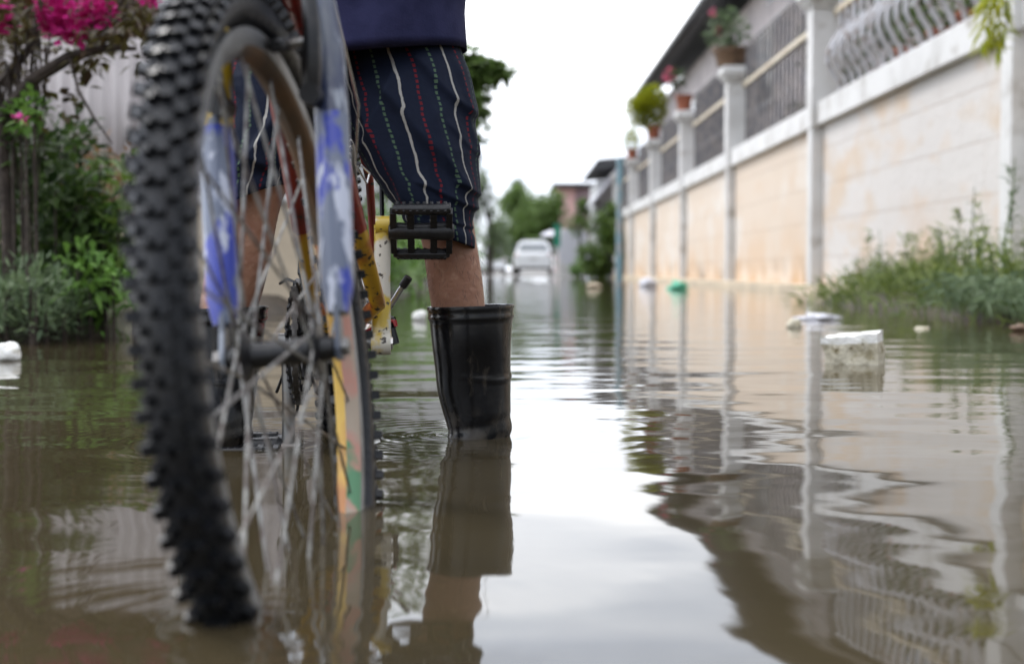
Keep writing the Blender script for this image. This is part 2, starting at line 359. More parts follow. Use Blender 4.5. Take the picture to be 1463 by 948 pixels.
# murky flood water
m, t, p = nodes('murky flood water', .035)
p.inputs['IOR'].default_value = 1.42; p.inputs['Specular IOR Level'].default_value = .5
g = t.nodes.new('ShaderNodeNewGeometry'); pos = g.outputs['Position']; sep = t.nodes.new('ShaderNodeSeparateXYZ'); t.links.new(pos, sep.inputs[0])
c = mixn(t, noi(t, pos, 1.1, 4, .35, .65), (.044, .034, .018), (.056, .045, .026)); t.links.new(c, p.inputs['Base Color'])
def wav(scale, sx, amp, detail=1.5, rot=0):
    mp_ = t.nodes.new('ShaderNodeMapping'); mp_.inputs['Scale'].default_value = (sx, 1, 1); mp_.inputs['Rotation'].default_value = (0, 0, rot)
    t.links.new(pos, mp_.inputs['Vector']); return mth(t, 'MULTIPLY', noi(t, mp_.outputs[0], scale, detail), amp)
def ringsn(x, y, lam, amp, reach):
    dx = mth(t, 'SUBTRACT', sep.outputs[0], x); dy = mth(t, 'SUBTRACT', sep.outputs[1], y)
    r = mth(t, 'SQRT', mth(t, 'ADD', mth(t, 'MULTIPLY', dx, dx), mth(t, 'MULTIPLY', dy, dy)))
    e = mth(t, 'EXPONENT', mth(t, 'MULTIPLY', r, -1 / reach))
    return mth(t, 'MULTIPLY', mth(t, 'MULTIPLY', mth(t, 'SINE', mth(t, 'MULTIPLY', r, 2 * pi / lam)), e), amp)
h = wav(2.6, .7, .0066, 1.2, .15)
h = mth(t, 'ADD', h, wav(6.0, .7, .0020, 1.0, -.2))
far = t.nodes.new('ShaderNodeMapRange'); far.inputs['From Min'].default_value = 1.6; far.inputs['From Max'].default_value = 5; t.links.new(sep.outputs[1], far.inputs['Value'])
h = mth(t, 'ADD', h, mth(t, 'MULTIPLY', wav(17, .45, .0006, 2, .1), mth(t, 'ADD', mth(t, 'MULTIPLY', far.outputs[0], 1.0), .30)))
h = mth(t, 'ADD', h, ringsn(-.08, 2.18, .035, .00016, .16)); h = mth(t, 'ADD', h, ringsn(-.40, 2.08, .03, .00016, .14))
h = mth(t, 'ADD', h, ringsn(-.08, 2.18, .016, .0004, .03)); h = mth(t, 'ADD', h, ringsn(-.19, 1.0, .03, .00015, .10)); h = mth(t, 'ADD', h, ringsn(-.35, 2.05, .022, .0001, .08))
b = t.nodes.new('ShaderNodeBump'); b.inputs['Strength'].default_value = 1; b.inputs['Distance'].default_value = 1.0; b.inputs['Filter Width'].default_value = .3 if 'Filter Width' in b.inputs else 0
t.links.new(h, b.inputs['Height']); t.links.new(b.outputs[0], p.inputs['Normal'])
M_['water'] = m

# ------------------------------------------------------------ ground, water, road
EDGE = [(-30, -3.4), (3.9, -3.4), (4.55, -2.6), (4.8, -1.72), (5.5, -1.42), (8, -1.2), (13, -.86), (25, -1.1), (60, -1.35), (900, -1.6)]
def left_edge(d):
    for (a, x0), (b_, x1) in zip(EDGE, EDGE[1:]):
        if d <= b_: return x0 + (x1 - x0) * (d - a) / (b_ - a)
    return EDGE[-1][1]
def sm(x): x = max(0, min(1, x)); return x * x * (3 - 2 * x)
def hgt(x, d):
    z = -.17
    z += sm((left_edge(d) - x + .12) / .5) * .27 + sm((left_edge(d) - x) / 5) * .1
    if x > 2.0 and 5.6 < d < 12.5:
        z = max(z, -.17 + .27 * sm((x - (2.05 + .55 * abs(NZ.noise(V((d * .8, 0, 0)))))) / .5) * sm((d - 5.8) / .7) * sm((12.3 - d) / 1.5))
    if x > 3.5: z = .12
    if d > 44: z = max(z, -.17 + .19 * sm((d - 52) / 10))
    if d < -12: z = .05
    return z + .012 * NZ.noise(V((x * 3, d * 3, 0)))
xs = [-900, -200, -60, -25, -12, -7] + [-5 + .16 * i for i in range(54)] + [4.2, 6, 12, 40, 150, 900]
ys = [-300, -60, -20, -12, -6, 0] + [2 + .16 * i for i in range(72)] + [14 + 1.5 * i for i in range(34)] + [70, 90, 130, 220, 500, 1500, 2600]
g = MB(); n = len(xs)
for d in ys:
    for x in xs: g.v.append(V((x, d, hgt(x, d))))
for j in range(len(ys) - 1):
    for i in range(n - 1): g.face((j * n + i, j * n + i + 1, (j + 1) * n + i + 1, (j + 1) * n + i))
kind(g.build('ground', M_['soil']), 'structure')
g = MB(); g.v = [V((-9, -11, 0)), V((3.47, -11, 0)), V((3.47, 64, 0)), V((-9, 64, 0))]; g.face((0, 1, 2, 3))
kind(g.build('water', M_['water'], smooth=False), 'structure')
g = MB()
for i, (d, z) in enumerate([(50, -.10), (56, .0), (61, .045), (70, .05), (400, .06)]): g.v += [V((-1.3, d, z)), V((3.4, d, z))]
for i in range(4): g.face((2 * i, 2 * i + 1, 2 * i + 3, 2 * i + 2))
kind(g.build('road', M_['asphalt'], smooth=False), 'structure')

# ------------------------------------------------------------ boundary wall on the right
WX = 3.46
PY = [9.65, 16.0, 22.2, 28.3, 34.4, 40.5, 46.6]
wall = thing('boundary_wall', 'long white and ochre block wall with a white beam, pillars and metal railings', 'wall', (WX, 9.65, 0))
edges = [3.3] + PY
for i in range(len(edges) - 1):
    a, b_ = edges[i], edges[i + 1]
    MB().box((WX + .1, (a + b_) / 2, .85), (.2, b_ - a - .2, 2.06)).build('panel', M_['wall_near' if i < 2 else 'wall_far'], wall, False)
    bm1 = MB().box((WX + .075, (a + b_) / 2, 1.985), (.31, b_ - a - .24, .25)).box((WX + .12, (a + b_) / 2, 2.135), (.17, b_ - a - .24, .045)).build('beam', M_['white'], wall, False, .008)
    rl = MB(); nb = int((b_ - a - .4) / (.30 if i < 2 else .28))
    for k_ in range(nb):
        y = a + .26 + (k_ + .5) * (b_ - a - .52) / nb
        if i < 2:
            pts = [(WX + .12 - .15 * sin(pi * min(1, max(0, (z - 2.25) / .62))) ** 1.3, y, z) for z in (2.2, 2.3, 2.4, 2.5, 2.62, 2.74, 2.86, 2.95, 3.08)]
            rl.tube(pts, .027, 8)
            rl.tube([(WX + .12, y, 3.10), (WX + .12, y, 3.72)], .026, 6)
        else:
            rl.tube([(WX + .12, y, 2.2), (WX + .12, y, 3.62)], .022, 6)
            if k_ % 2 == 0: rl.tube([(WX + .12, y - .06, 2.55), (WX + .12, y, 2.68), (WX + .12, y + .06, 2.55), (WX + .12, y, 2.42), (WX + .12, y - .06, 2.55)], .012, 5)
    rl.box((WX + .12, (a + b_) / 2, 2.20), (.04, b_ - a - .36, .03)); rl.box((WX + .12, (a + b_) / 2, 3.66), (.03, b_ - a - .36, .03))
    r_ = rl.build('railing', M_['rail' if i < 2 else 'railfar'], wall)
    MB().box((WX + .12, (a + b_) / 2, 3.09), (.07, b_ - a - .36, .06)).build('top_rail', M_['railtop'], r_, False)
for i, y in enumerate(PY):
    pb = MB()
    pb.box((WX - .02, y, .84), (.22, .22, 2.04))
    pb.box((WX + .03, y, 2.50), (.34, .30, 1.32))
    pl = pb.build('pillar', M_['white'], wall, False, .01)
    cp = MB()
    for z0, hw in ((3.15, .19), (3.20, .23), (3.26, .27), (3.32, .25)): cp.box((WX + .03, y, z0 + .03), (hw * 2, hw * 2, .06 if z0 != 3.32 else .08))
    cp.build('cap', M_['white'], pl, False, .012)
kind(MB().box((WX - .10, 24.9, -.02), (.20, 43, .22)).build('ledge', M_['cream'], wall, False, .01), 'structure')
del bpy.data.objects['ledge']['kind']

def lf_cluster(mb, c, rad, n, ln, wd, bend=.3, up=.2):
    c = V(c); rad = V(rad) if not isinstance(rad, (int, float)) else V((rad,) * 3)
    for _ in range(n):
        d = V((random.gauss(0, 1), random.gauss(0, 1), random.gauss(0, 1))).normalized(); r = random.random() ** .45
        p = c + V((d.x * rad.x, d.y * rad.y, d.z * rad.z)) * r
        dd = d + V((random.uniform(-.8, .8), random.uniform(-.8, .8), random.uniform(-.6, .6) + up))
        s_ = random.uniform(.6, 1.25); mb.leaf(p, dd, ln * s_, wd * s_, bend)

# pots standing on the pillar caps
def pot(mb, c, r, h, flare=.72):
    prof = [(r * flare * .9, 0), (r * flare, 0), (r * .93, h * .78), (r * 1.04, h * .80), (r * 1.06, h), (r * .9, h), (r * .88, h * .7), (.001, h * .7)]
    prof = [(.001, 0)] + prof
    M = Matrix.Translation(V(c)) @ Matrix(((0, 1, 0, 0), (0, 0, 1, 0), (1, 0, 0, 0), (0, 0, 0, 1)))
    return mb.lathe(prof, M, 24)
PX = WX - .06
def potted(y, label, r, h, potm, fn):
    t_ = thing('potted_plant', label, 'potted plant', (PX, y, 3.40), 'potted plants on the wall pillars')
    pot(MB(), (PX, y, 3.402), r, h).build('pot', M_[potm], t_)
    fn(t_, V((PX, y, 3.40 + h * .8)))
def f1(t_, c):
    for k_ in range(7): MB().tube([c, c + V((random.uniform(-.25, .1), random.uniform(-.2, .2), random.uniform(.3, .65)))], .01, 5).build('stem', M_['bark'], t_)
    m_ = MB(); lf_cluster(m_, c + V((-.05, 0, .36)), (.34, .3, .32), 420, .11, .05); m_.build('foliage', M_['leaf_grey'], t_)
    for q in ((-.28, 0, .62), (-.2, .05, .35)):
        m_ = MB(); lf_cluster(m_, c + V(q), .05, 18, .06, .05); m_.build('flower', M_['petal_pink'], t_)
def f2(t_, c):
    MB().tube([c, c + V((-.10, 0, .2)), c + V((-.2, 0, .42))], .012, 5).build('stem', M_['bark'], t_)
    m_ = MB(); lf_cluster(m_, c + V((-.17, 0, .42)), (.2, .2, .16), 160, .10, .05); m_.build('foliage', M_['leaf_dark'], t_)
    m_ = MB(); lf_cluster(m_, c + V((-.30, -.05, .46)), .12, 60, .07, .06); m_.build('flower', M_['petal_pink'], t_)
def f3(t_, c):
    m_ = MB(); lf_cluster(m_, c + V((-.05, 0, .50)), (.36, .3, .50), 1700, .16, .05, .1, .7); lf_cluster(m_, c + V((-.34, 0, .42)), (.32, .25, .36), 800, .15, .05, .1, .7); m_.build('foliage', M_['leaf_yellow'], t_)
    MB().tube([c, c + V((0, 0, .3))], .02, 6).build('stem', M_['bark'], t_)
def f4(t_, c):
    m_ = MB(); lf_cluster(m_, c + V((0, 0, .3)), (.2, .2, .28), 300, .15, .04, .1, .6); m_.build('foliage', M_['leaf_yellow'], t_)
potted(22.2, 'brown bowl with a bushy green plant and pink flowers on the second visible pillar', .30, .27, 'claybowl', f1)
potted(28.3, 'terracotta pot with a thin stem and one red flower head on the wall pillar', .17, .30, 'terracotta', f2)
potted(34.4, 'terracotta pot with a tall bushy yellow plant on the wall pillar', .17, .32, 'terracotta', f3)
potted(40.5, 'smallest pot with a little yellow plant on the farthest decorated pillar', .15, .28, 'terracotta', f4)

# things in the yard seen through the railing
m_ = MB()
for k_ in range(16): lf_cluster(m_, (WX + .75 + random.random() * .5, 9.5 + k_ * .8, 2.3 + random.random() * 1.3), (.3, .45, .45), 260, .14, .06)
tag(m_.build('yard_hedge', M_['leaf_dark'], loc=(WX + .8, 15, 0)), 'loose green shrub growing behind the bellied railing', 'shrub')
for i, (y, r) in enumerate([(12.1, .16), (13.0, .15), (14.1, .17)]):
    t_ = thing('flower_pot', ['terracotta pot behind the railing, nearest the right edge', 'terracotta pot behind the railing, the middle one of three', 'terracotta pot behind the railing, nearest the big pillar'][i], 'pot', (WX + .45, y, 2.16), 'terracotta pots behind the railing')
    pot(MB(), (WX + .45, y, 2.162), r, .27).build('pot', M_['terracotta'], t_)
    q = MB(); lf_cluster(q, (WX + .45, y, 2.6), (.15, .15, .2), 120, .12, .05); q.build('foliage', M_['leaf_mid'], t_)
tag(MB().box((WX + .65, 13.5, 2.08), (.7, 8, .15)).build('planter_slab', M_['cream'], None, False, .01, loc=(WX + .65, 13.5, 2.0)), 'concrete shelf behind the railing that carries the pots', 'shelf')

# house behind the wall with a dark eave running down the lane
hs = thing('long_house', 'long pale pink house with a dark eave behind the boundary wall', 'house', (5.2, 30, 0))
MB().box((8.2, 28.5, 2.95), (6.4, 41, 5.9)).build('wall', M_['pinkwall'], hs, False)
rf = MB()
rf.prism([(4.25, 6.05), (4.25, 6.27), (8.3, 8.4), (12.4, 6.2), (12.4, 6.0), (8.3, 8.2)], Matrix(((1, 0, 0, 0), (0, 0, 1, 7.0), (0, 1, 0, 0), (0, 0, 0, 1))), 42.0)
ro = rf.build('roof', M_['roof'], hs, False)
MB().box((4.22, 28, 6.12), (.05, 42.0, .34)).build('fascia', M_['roof'], ro, False)
MB().tube([(4.13, 7, 6.05), (4.13, 49, 6.02)], .07, 8).build('gutter', M_['roof'], ro)
for k_, y in enumerate([12, 17, 22.5, 28, 33.5, 39, 44.5]):
    fr_ = MB()
    fr_.box((4.97, y, 4.2), (.06, 1.7, 1.5)); f_ = fr_.build('window', M_['white'], hs, False, .01)
    pn = MB()
    for q in (-.55, 0, .55): pn.box((4.93, y + q, 4.2), (.03, .46, 1.3))
    pn.build('pane', M_['glass'], f_, False)
aw = MB().prism([(0, 0), (1.4, .0), (1.3, .05), (0, .08)], Matrix(((-.75, 0, 0, 5.0), (0, 0, 1, 30.5), (-.9, 1, 0, 4.9), (0, 0, 0, 1))), 2.6)
aw.build('awning', M_['bag'], hs, False)
aw = MB().prism([(0, 0), (1.4, .0), (1.3, .05), (0, .08)], Matrix(((-.75, 0, 0, 5.0), (0, 0, 1, 19.0), (-.9, 1, 0, 5.6), (0, 0, 0, 1))), 3.5)
aw.build('awning', M_['roof'], hs, False)

# blue grey post in the lane
tp = thing('metal_post', 'thin upright blue grey post standing in the water by the far wall', 'post', (at(885, 405, 25).x, 25, 0))
x_ = at(885, 405, 25).x
MB().tube([(x_, 25, -.2), (x_, 25, 1.1)], .062, 12).build('pole', M_['bluepost'], tp)
MB().tube([(x_, 25, 1.1), (x_, 25, 2.16)], .055, 12).tube([(x_, 25, 2.12), (x_, 25, 2.2)], .07, 12).build('upper_pole', M_['bluepost'], tp)

# shed past the end of the wall
sh = thing('lean_to_shed', 'grey shed with a slanting white blue tarpaulin past the end of the wall', 'shed', (3.3, 51, 0))
MB().box((4.3, 52.5, 1.7), (2.6, 5, 3.4)).build('wall', M_['greywall'], sh, False)
MB().prism([(2.75, 3.75), (2.95, 4.05), (5.9, 4.3), (5.9, 3.9)], Matrix(((1, 0, 0, 0), (0, 0, 1, 49), (0, 1, 0, 0), (0, 0, 0, 1))), 7).build('roof', M_['roof'], sh, False)
MB().prism([(2.75, 2.5), (2.72, 2.6), (3.7, 3.9), (3.75, 3.78)], Matrix(((1, 0, 0, 0), (0, 0, 1, 48.4), (0, 1, 0, 0), (0, 0, 0, 1))), 4).build('tarpaulin', M_['bag'], sh, False)
MB().box((3.35, 49.5, 1.3), (.5, .1, 2.4)).build('door', M_['black'], sh, False)

def tree(name, label, cat, base, h, crowns, leafm_, n, ln, wd, trunk_r=.1, group=None, lean=(0, 0)):
    base = V(base); t_ = thing(name, label, cat, base, group)
    tr = MB(); top = base + V((lean[0], lean[1], h * .55))
    tr.tube([base + V((0, 0, -.1)), base + V((lean[0] * .3, lean[1] * .3, h * .28)), top], [trunk_r, trunk_r * .8, trunk_r * .55], 8)
    for c, r in crowns:
        c = V(c); tr.tube([base + (top - base) * .75, (top + c) / 2 + V((0, 0, -.1)), c], [trunk_r * .45, trunk_r * .3, trunk_r * .1], 6)
        for _ in range(4):
            q = c + V([random.uniform(-.8, .8) * (r if isinstance(r, (int, float)) else r[i_]) for i_ in range(3)])
            tr.tube([c * .6 + top * .4, (c + q) / 2, q], [trunk_r * .2, trunk_r * .12, trunk_r * .05], 5)
    tr.build('trunk', M_['bark'], t_)
    fo = MB(); tot = 0
    for c, r in crowns:
        rv = V(r) if not isinstance(r, (int, float)) else V((r,) * 3); k_ = n // len(crowns)
        ncl = max(6, k_ // 45)
        for _ in range(ncl):
            d = V((random.gauss(0, 1), random.gauss(0, 1), random.gauss(0, 1))).normalized() * random.random() ** .4
            lf_cluster(fo, V(c) + V((d.x * rv.x, d.y * rv.y, d.z * rv.z)), (rv * .30), k_ // ncl, ln, wd, .3)
    fo.build('crown', M_[leafm_], t_)
    return t_
# far trees closing the lane
def P(px, py, Y): return at(px, py, Y)
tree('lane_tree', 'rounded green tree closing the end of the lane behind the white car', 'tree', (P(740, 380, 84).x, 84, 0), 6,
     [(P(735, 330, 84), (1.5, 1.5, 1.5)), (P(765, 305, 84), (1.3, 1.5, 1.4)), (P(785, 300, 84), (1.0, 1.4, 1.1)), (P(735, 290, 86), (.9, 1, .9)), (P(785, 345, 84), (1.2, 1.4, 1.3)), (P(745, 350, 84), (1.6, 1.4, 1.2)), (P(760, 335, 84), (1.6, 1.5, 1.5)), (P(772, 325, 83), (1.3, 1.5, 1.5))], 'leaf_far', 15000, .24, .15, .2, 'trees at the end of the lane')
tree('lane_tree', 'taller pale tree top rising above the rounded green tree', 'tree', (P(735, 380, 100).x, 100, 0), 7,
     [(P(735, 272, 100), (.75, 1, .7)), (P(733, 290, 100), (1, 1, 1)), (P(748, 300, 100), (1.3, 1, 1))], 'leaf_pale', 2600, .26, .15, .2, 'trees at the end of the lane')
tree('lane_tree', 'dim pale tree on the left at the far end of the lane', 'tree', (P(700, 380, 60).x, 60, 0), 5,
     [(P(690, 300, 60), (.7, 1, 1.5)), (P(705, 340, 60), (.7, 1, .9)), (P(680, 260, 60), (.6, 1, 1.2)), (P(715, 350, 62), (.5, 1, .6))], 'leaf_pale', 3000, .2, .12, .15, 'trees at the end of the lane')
tree('roadside_bush', 'dark green bush beside the blue grey post', 'bush', (2.8, 44, 0), 2,
     [((2.9, 44, 1.2), (.6, .8, .8)), ((2.55, 44, .6), (.5, .8, .5)), ((3.1, 44.5, 1.9), (.35, .5, .4))], 'leaf_mid', 3500, .16, .09, .06)
tree('roadside_bush', 'bright low bush in front of the white roadside stall', 'bush', (2.35, 46, 0), 1,
     [((2.2, 46, .35), (.45, .6, .3)), ((2.6, 46, .3), (.4, .6, .3))], 'leaf_bright', 1200, .13, .07, .04)
tree('palm_like_tree', 'small green tree standing before the salmon house', 'tree', (P(828, 380, 58).x, 58, 0), 3, [(P(828, 322, 58), (.5, .6, .5)), (P(836, 300, 58), (.35, .5, .35))], 'leaf_mid', 900, .22, .07, .06)

# salmon house
sh = thing('salmon_house', 'salmon and mauve upper storey house at the end of the lane', 'house', (4, 96, 0))
a, b_ = P(795, 268, 95), P(822, 390, 95)
MB().box(((a.x + b_.x) / 2, 98, (a.z) / 2), (b_.x - a.x, 6, a.z)).build('wall', M_['salmon'], sh, False)
c_ = P(850, 266, 95)
MB().box(((b_.x + c_.x) / 2, 98.2, 4.1), (c_.x - b_.x - .01, 6, 3.8)).build('mauve_wall', M_['mauve'], sh, False)
MB().box(((a.x + c_.x) / 2, 97.6, a.z + .12), (c_.x - a.x + .5, 7, .22)).build('roof', M_['roof'], sh, False)
q = MB()
MB().box(((b_.x + c_.x) / 2, 95.15, 4.5), (.9, .1, .8)).build('window', M_['glass'], sh, False)
# white stall with awnings
st = thing('roadside_stall', 'white stall with ragged awning right of the white car', 'stall', (2.6, 60, 0))
MB().box((P(818, 380, 60).x, 61, 1.0), (1.15, 1.6, 2.0)).build('wall', M_['white'], st, False)
pts = [P(x, y, 59.6) for x, y in ((797, 352), (806, 328), (818, 333), (826, 324), (838, 332), (842, 350), (836, 374), (822, 372), (812, 380), (800, 372))]
MB().prism([(p_.x, p_.z) for p_ in pts], Matrix(((1, 0, 0, 0), (0, 0, 1, 59.55), (0, 1, 0, 0), (0, 0, 0, 1))), .15).build('awning', M_['bag'], st, False)
MB().box((P(794, 350, 58).x, 58.4, .8), (.10, .10, 1.6)).build('post', M_['greywall'], st, False)
a = P(793, 320, 58); b_ = P(799, 352, 58)
tag(MB().box(((a.x + b_.x) / 2, 58, (a.z + b_.z) / 2), (.26, .04, a.z - b_.z)).build('green_banner', M_['greencloth'], None, False, loc=(a.x, 58, b_.z)), 'narrow green banner hanging beside the white car', 'banner')
a = P(786, 332, 60)
ub = thing('parasol', 'pale bluish parasol behind the white car', 'parasol', (a.x - .2, 62, 0))
q = MB(); q.lathe([(.001, .16), (.28, .06), (.48, -.1), (.46, -.12), (.001, .12)], Matrix.Translation((a.x + .1, 62, a.z)) @ Matrix(((0, 1, 0, 0), (0, 0, 1, 0), (1, 0, 0, 0), (0, 0, 0, 1))), 8); q.build('canopy', M_['bag'], ub, False)
MB().tube([(a.x + .1, 62, .02), (a.x + .1, 62, a.z + .12)], .025, 8).build('pole', M_['steel'], ub)
# pale building on the left, far
pb = thing('pale_building', 'pale grey building far down the left side of the lane', 'building', (-3.4, 48, 0))
MB().box((-3.7, 50, 2.3), (4.8, 9, 4.6)).build('wall', M_['greywall'], pb, False)
MB().prism([(-6.3, 4.5), (-6.3, 4.7), (-3.7, 6), (-1.15, 4.6), (-1.15, 4.4), (-3.7, 5.8)], Matrix(((1, 0, 0, 0), (0, 0, 1, 45.2), (0, 1, 0, 0), (0, 0, 0, 1))), 10).build('roof', M_['roof'], pb, False)
for y in (46.5, 50, 53.5): MB().box((-1.29, y, 2.6), (.04, 1.2, 1.2)).build('window', M_['glass'], pb, False)

# cars
def car(name, label, x, y, z0, yaw=0, s=1.0, sd_=True):
    t_ = thing(name, label, 'car', (x, y, z0), 'white cars parked at the end of the lane')
    RM = Matrix.Translation((x, y, z0)) @ Matrix.Rotation(yaw, 4, 'Z') @ Matrix.Scale(s, 4)
    # stations along y (0 = rear)
    def ring(yy, hw, zb, zt, tum, n=20):
        pts = []
        for (u, v_) in ((-.86, 0), (-1, .18), (-1, .55), (-.985, .8), (-.9, 1), (-.45, 1.03), (.45, 1.03), (.9, 1), (.985, .8), (1, .55), (1, .18), (.86, 0)):
            k_ = tum if v_ > .7 else 1
            pts.append(RM @ V((u * hw * k_, yy, zb + (zt - zb) * v_)))
        return pts
    b = MB().rings([ring(0, .78, .42, .86, .96), ring(.06, .84, .30, .96, .97), ring(.4, .86, .26, 1.0, .97), ring(1.2, .87, .25, .98, .97), ring(3.0, .87, .25, .94, .97), ring(3.8, .83, .27, .86, .95), ring(4.15, .72, .34, .70, .93)])
    bo = b.build('body', M_['carpaint'], t_, ang=60)
    b = MB().rings([[RM @ V((u * hw, yy + (.32 * v_ if k_ == 0 else 0), .95 + v_ * .56)) for u, v_ in ((-1, 0), (-.88, .5), (-.74, .88), (-.5, 1), (.5, 1), (.74, .88), (.88, .5), (1, 0))] for k_, (yy, hw) in enumerate(((.10, .80), (.6, .82), (1.6, .82), (2.3, .80)))])
    b.v[-8:] = [RM @ V((u * .78, 2.35 + .62 * (1 - v_), .93 + v_ * .50)) for u, v_ in ((-1, 0), (-.88, .5), (-.74, .88), (-.5, 1), (.5, 1), (.74, .88), (.88, .5), (1, 0))]
    b.build('cabin', M_['carpaint'], t_, ang=50)
    g_ = MB(); g_.prism([(-.66, 0), (.66, 0), (.53, .38), (-.53, .38)], RM @ Matrix.Translation((0, .115, 1.03)) @ Matrix.Rotation(R(60), 4, 'X'), .012)
    g_.build('rear_window', M_['glasspale'], t_, False)
    for sx in (-1, 1):
        q = MB(); q.box((0, 0, 0), (.16, .05, .22)); q.v = [RM @ (p_ + V((sx * .70, .035, .80))) for p_ in q.v]; q.build('tail_light', M_['redlamp'], t_, False, .01)
        q = MB(); q.prism([(.45, 1.02), (2.75, 1.0), (2.2, 1.38), (.62, 1.40)], RM @ Matrix(((0, 0, 1, sx * .815 - .01), (1, 0, 0, 0), (0, 1, 0, 0), (0, 0, 0, 1))), .02); q.build('side_window', M_['glass'], t_, False)
        for yy in (.75, 3.3):
            wm = RM @ Matrix.Translation((sx * .76, yy, .30))
            wh = MB().lathe([(.17, -.09), (.29, -.09), (.30, -.05), (.30, .05), (.29, .09), (.17, .09)], wm, 24, True).build('wheel', M_['black'], t_)
            MB().lathe([(.001, -.07), (.17, -.08), (.17, .08), (.001, .07)], wm, 20).build('rim', M_['rim'], wh)
    q = MB(); q.box((0, 0, 0), (1.5, .10, .16)); q.v = [RM @ (p_ + V((0, -.02, .42))) for p_ in q.v]; q.build('bumper', M_['carpaint'], t_, False, .03)
    q = MB(); q.box((0, 0, 0), (1.3, .06, .12)); q.v = [RM @ (p_ + V((0, .02, .28))) for p_ in q.v]; q.build('valance', M_['black'], t_, False)
    q = MB(); q.box((0, 0, 0), (.36, .01, .12)); q.v = [RM @ (p_ + V((0, -.012, .70))) for p_ in q.v]; q.build('number_plate', M_['white'], t_, False)
    return t_
M_['glasspale'] = mat('car rear glass', (.28, .30, .31), .2, spec=.5)
car('parked_car', 'white hatchback seen from behind at the far end of the flooded lane', P(762, 385, 63).x, 63, .05, R(-1), 1.02)
car('parked_car', 'white car half hidden by bushes at the left end of the lane', P(703, 385, 82).x, 82, .05, R(2), .95)

# ------------------------------------------------------------ left bank: fence, house, plants
lw = thing('garden_wall', 'low cream wall under the pale corrugated sheets on the left', 'wall', (-2.6, 9, 0))
MB().box((-3.0, 9.1, .2), (3.72, .16, .95)).build('wall_body', M_['cream'], lw, False, .01)
MB().box((-3.0, 9.1, .70), (3.76, .22, .05)).build('coping', M_['white'], lw, False, .01)
fs = MB(); rs = []
nx = 260
for z in (.73, 1.72):
    fs.v += [V((-4.9 + 3.72 * i / nx, 9.08 + .014 * sin(i * pi / 3.0), z + (0 if z < 1 else .0))) for i in range(nx + 1)]
for i in range(nx): fs.face((i, i + 1, nx + 2 + i, nx + 1 + i))
o = fs.build('corrugated_fence', M_['sheet'], loc=(-3, 9.08, .73)); sdm = o.modifiers.new('thickness', 'SOLIDIFY'); sdm.thickness = .004
tag(o, 'pale lavender corrugated sheet fence behind the flowering tree', 'fence')
lh = thing('porch_house', 'house with brown eave boards and a white downpipe behind the pale fence', 'house', (-4, 11, 0))
MB().box((-5.2, 13.0, 1.6), (5.2, 4, 3.3)).build('wall', M_['cream'], lh, False)
rf = MB()
A = [at(120, 62, 10.2), at(150, 30, 10.2), at(214, 28, 10.2), at(212, 112, 10.2)]
rf.prism([(-8, 1.9), (A[0].x, A[0].z), (A[3].x, A[3].z), (A[2].x + .15, A[2].z + .05), (A[2].x - .1, 2.6), (-8, 3.2)], Matrix(((1, 0, 0, 0), (0, 0, 1, 10.15), (0, 1, 0, 0), (0, 0, 0, 1))), .12)
rf.build('eave', M_['darkwood'], lh, False)
p0 = at(237, 35, 10); MB().tube([(p0.x, 10.1, -.1), (p0.x, 10.1, p0.z + .5)], .055, 10).build('downpipe', M_['white'], lh)
a, b_ = at(205, -14, 9.8), at(268, 32, 9.8)
MB().tube([a, b_, b_ + V((.6, 0, -.4))], .05, 8).build('rafter', M_['rail'], lh)
MB().box((-2.1, 12.5, 2.75), (1.3, 3, .12), Matrix.Rotation(R(14), 3, 'Y')).build('porch_roof', M_['cream'], lh, False)

tag(MB().tube([at(291, 235, 7), at(299, 300, 7), at(303, 345, 7), at(312, 440, 7)], .022, 8).build('turquoise_pipe', M_['turq'], loc=at(312, 450, 7)), 'thin turquoise pipe leaning by the cream wall behind the wheel', 'pipe')

# flowering tree on the left
bt = thing('bougainvillea', 'flowering tree with magenta blossoms and bare dark branches on the left bank', 'tree', at(8, 420, 5.2))
tr = MB()
tr.tube([at(14, 470, 5.2), at(10, 330, 5.2), at(4, 200, 5.2), at(-30, 60, 5.2)], [.026, .022, .022, .022], 8)
tr.tube([at(0, 170, 5.2), at(45, 115, 5.2), at(100, 82, 5.15), at(150, 68, 5.1), at(195, 70, 5.1)], [.028, .025, .024, .014, .007], 8)
tr.tube([at(120, 80, 5.15), at(150, 40, 5.2), at(175, 0, 5.2), at(190, -60, 5.3)], [.014, .012, .009, .006], 6)
tr.tube([at(100, 82, 5.1), at(112, 130, 5.05), at(135, 170, 5.05), at(160, 205, 5.0)], [.007, .006, .005, .003], 6)
tr.tube([at(0, 120, 5.3), at(50, 60, 5.3), at(60, -40, 5.4), at(80, -160, 5.5)], [.02, .016, .012, .008], 6)
for k_ in range(26):
    x = random.uniform(-10, 75); y = random.uniform(20, 130)
    tr.tube([at(x, y, 5.3), at(x + random.uniform(-8, 8), y + 60, 5.25), at(x + random.uniform(-14, 18), y + random.uniform(110, 190), 5.2)], [.005, .004, .002], 5)
for k_ in range(14):
    x = random.uniform(60, 210); y = random.uniform(-10, 70)
    tr.tube([at(x - 20, y + 12, 5.2), at(x, y, 5.2), at(x + random.uniform(-30, 30), y - random.uniform(20, 60), 5.3)], [.006, .004, .002], 5)
tr.build('trunk', M_['bark'], bt)
fo = MB()
for k_ in range(130):
    x, y = random.uniform(-60, 215), random.uniform(-170, 90)
    lf_cluster(fo, at(x, y, random.uniform(4.9, 5.9)), .06, 16, .05, .03)
for k_ in range(16):
    x, y = random.uniform(60, 130), random.uniform(95, 200); lf_cluster(fo, at(x, y, 5.1), .02, 2, .045, .035)
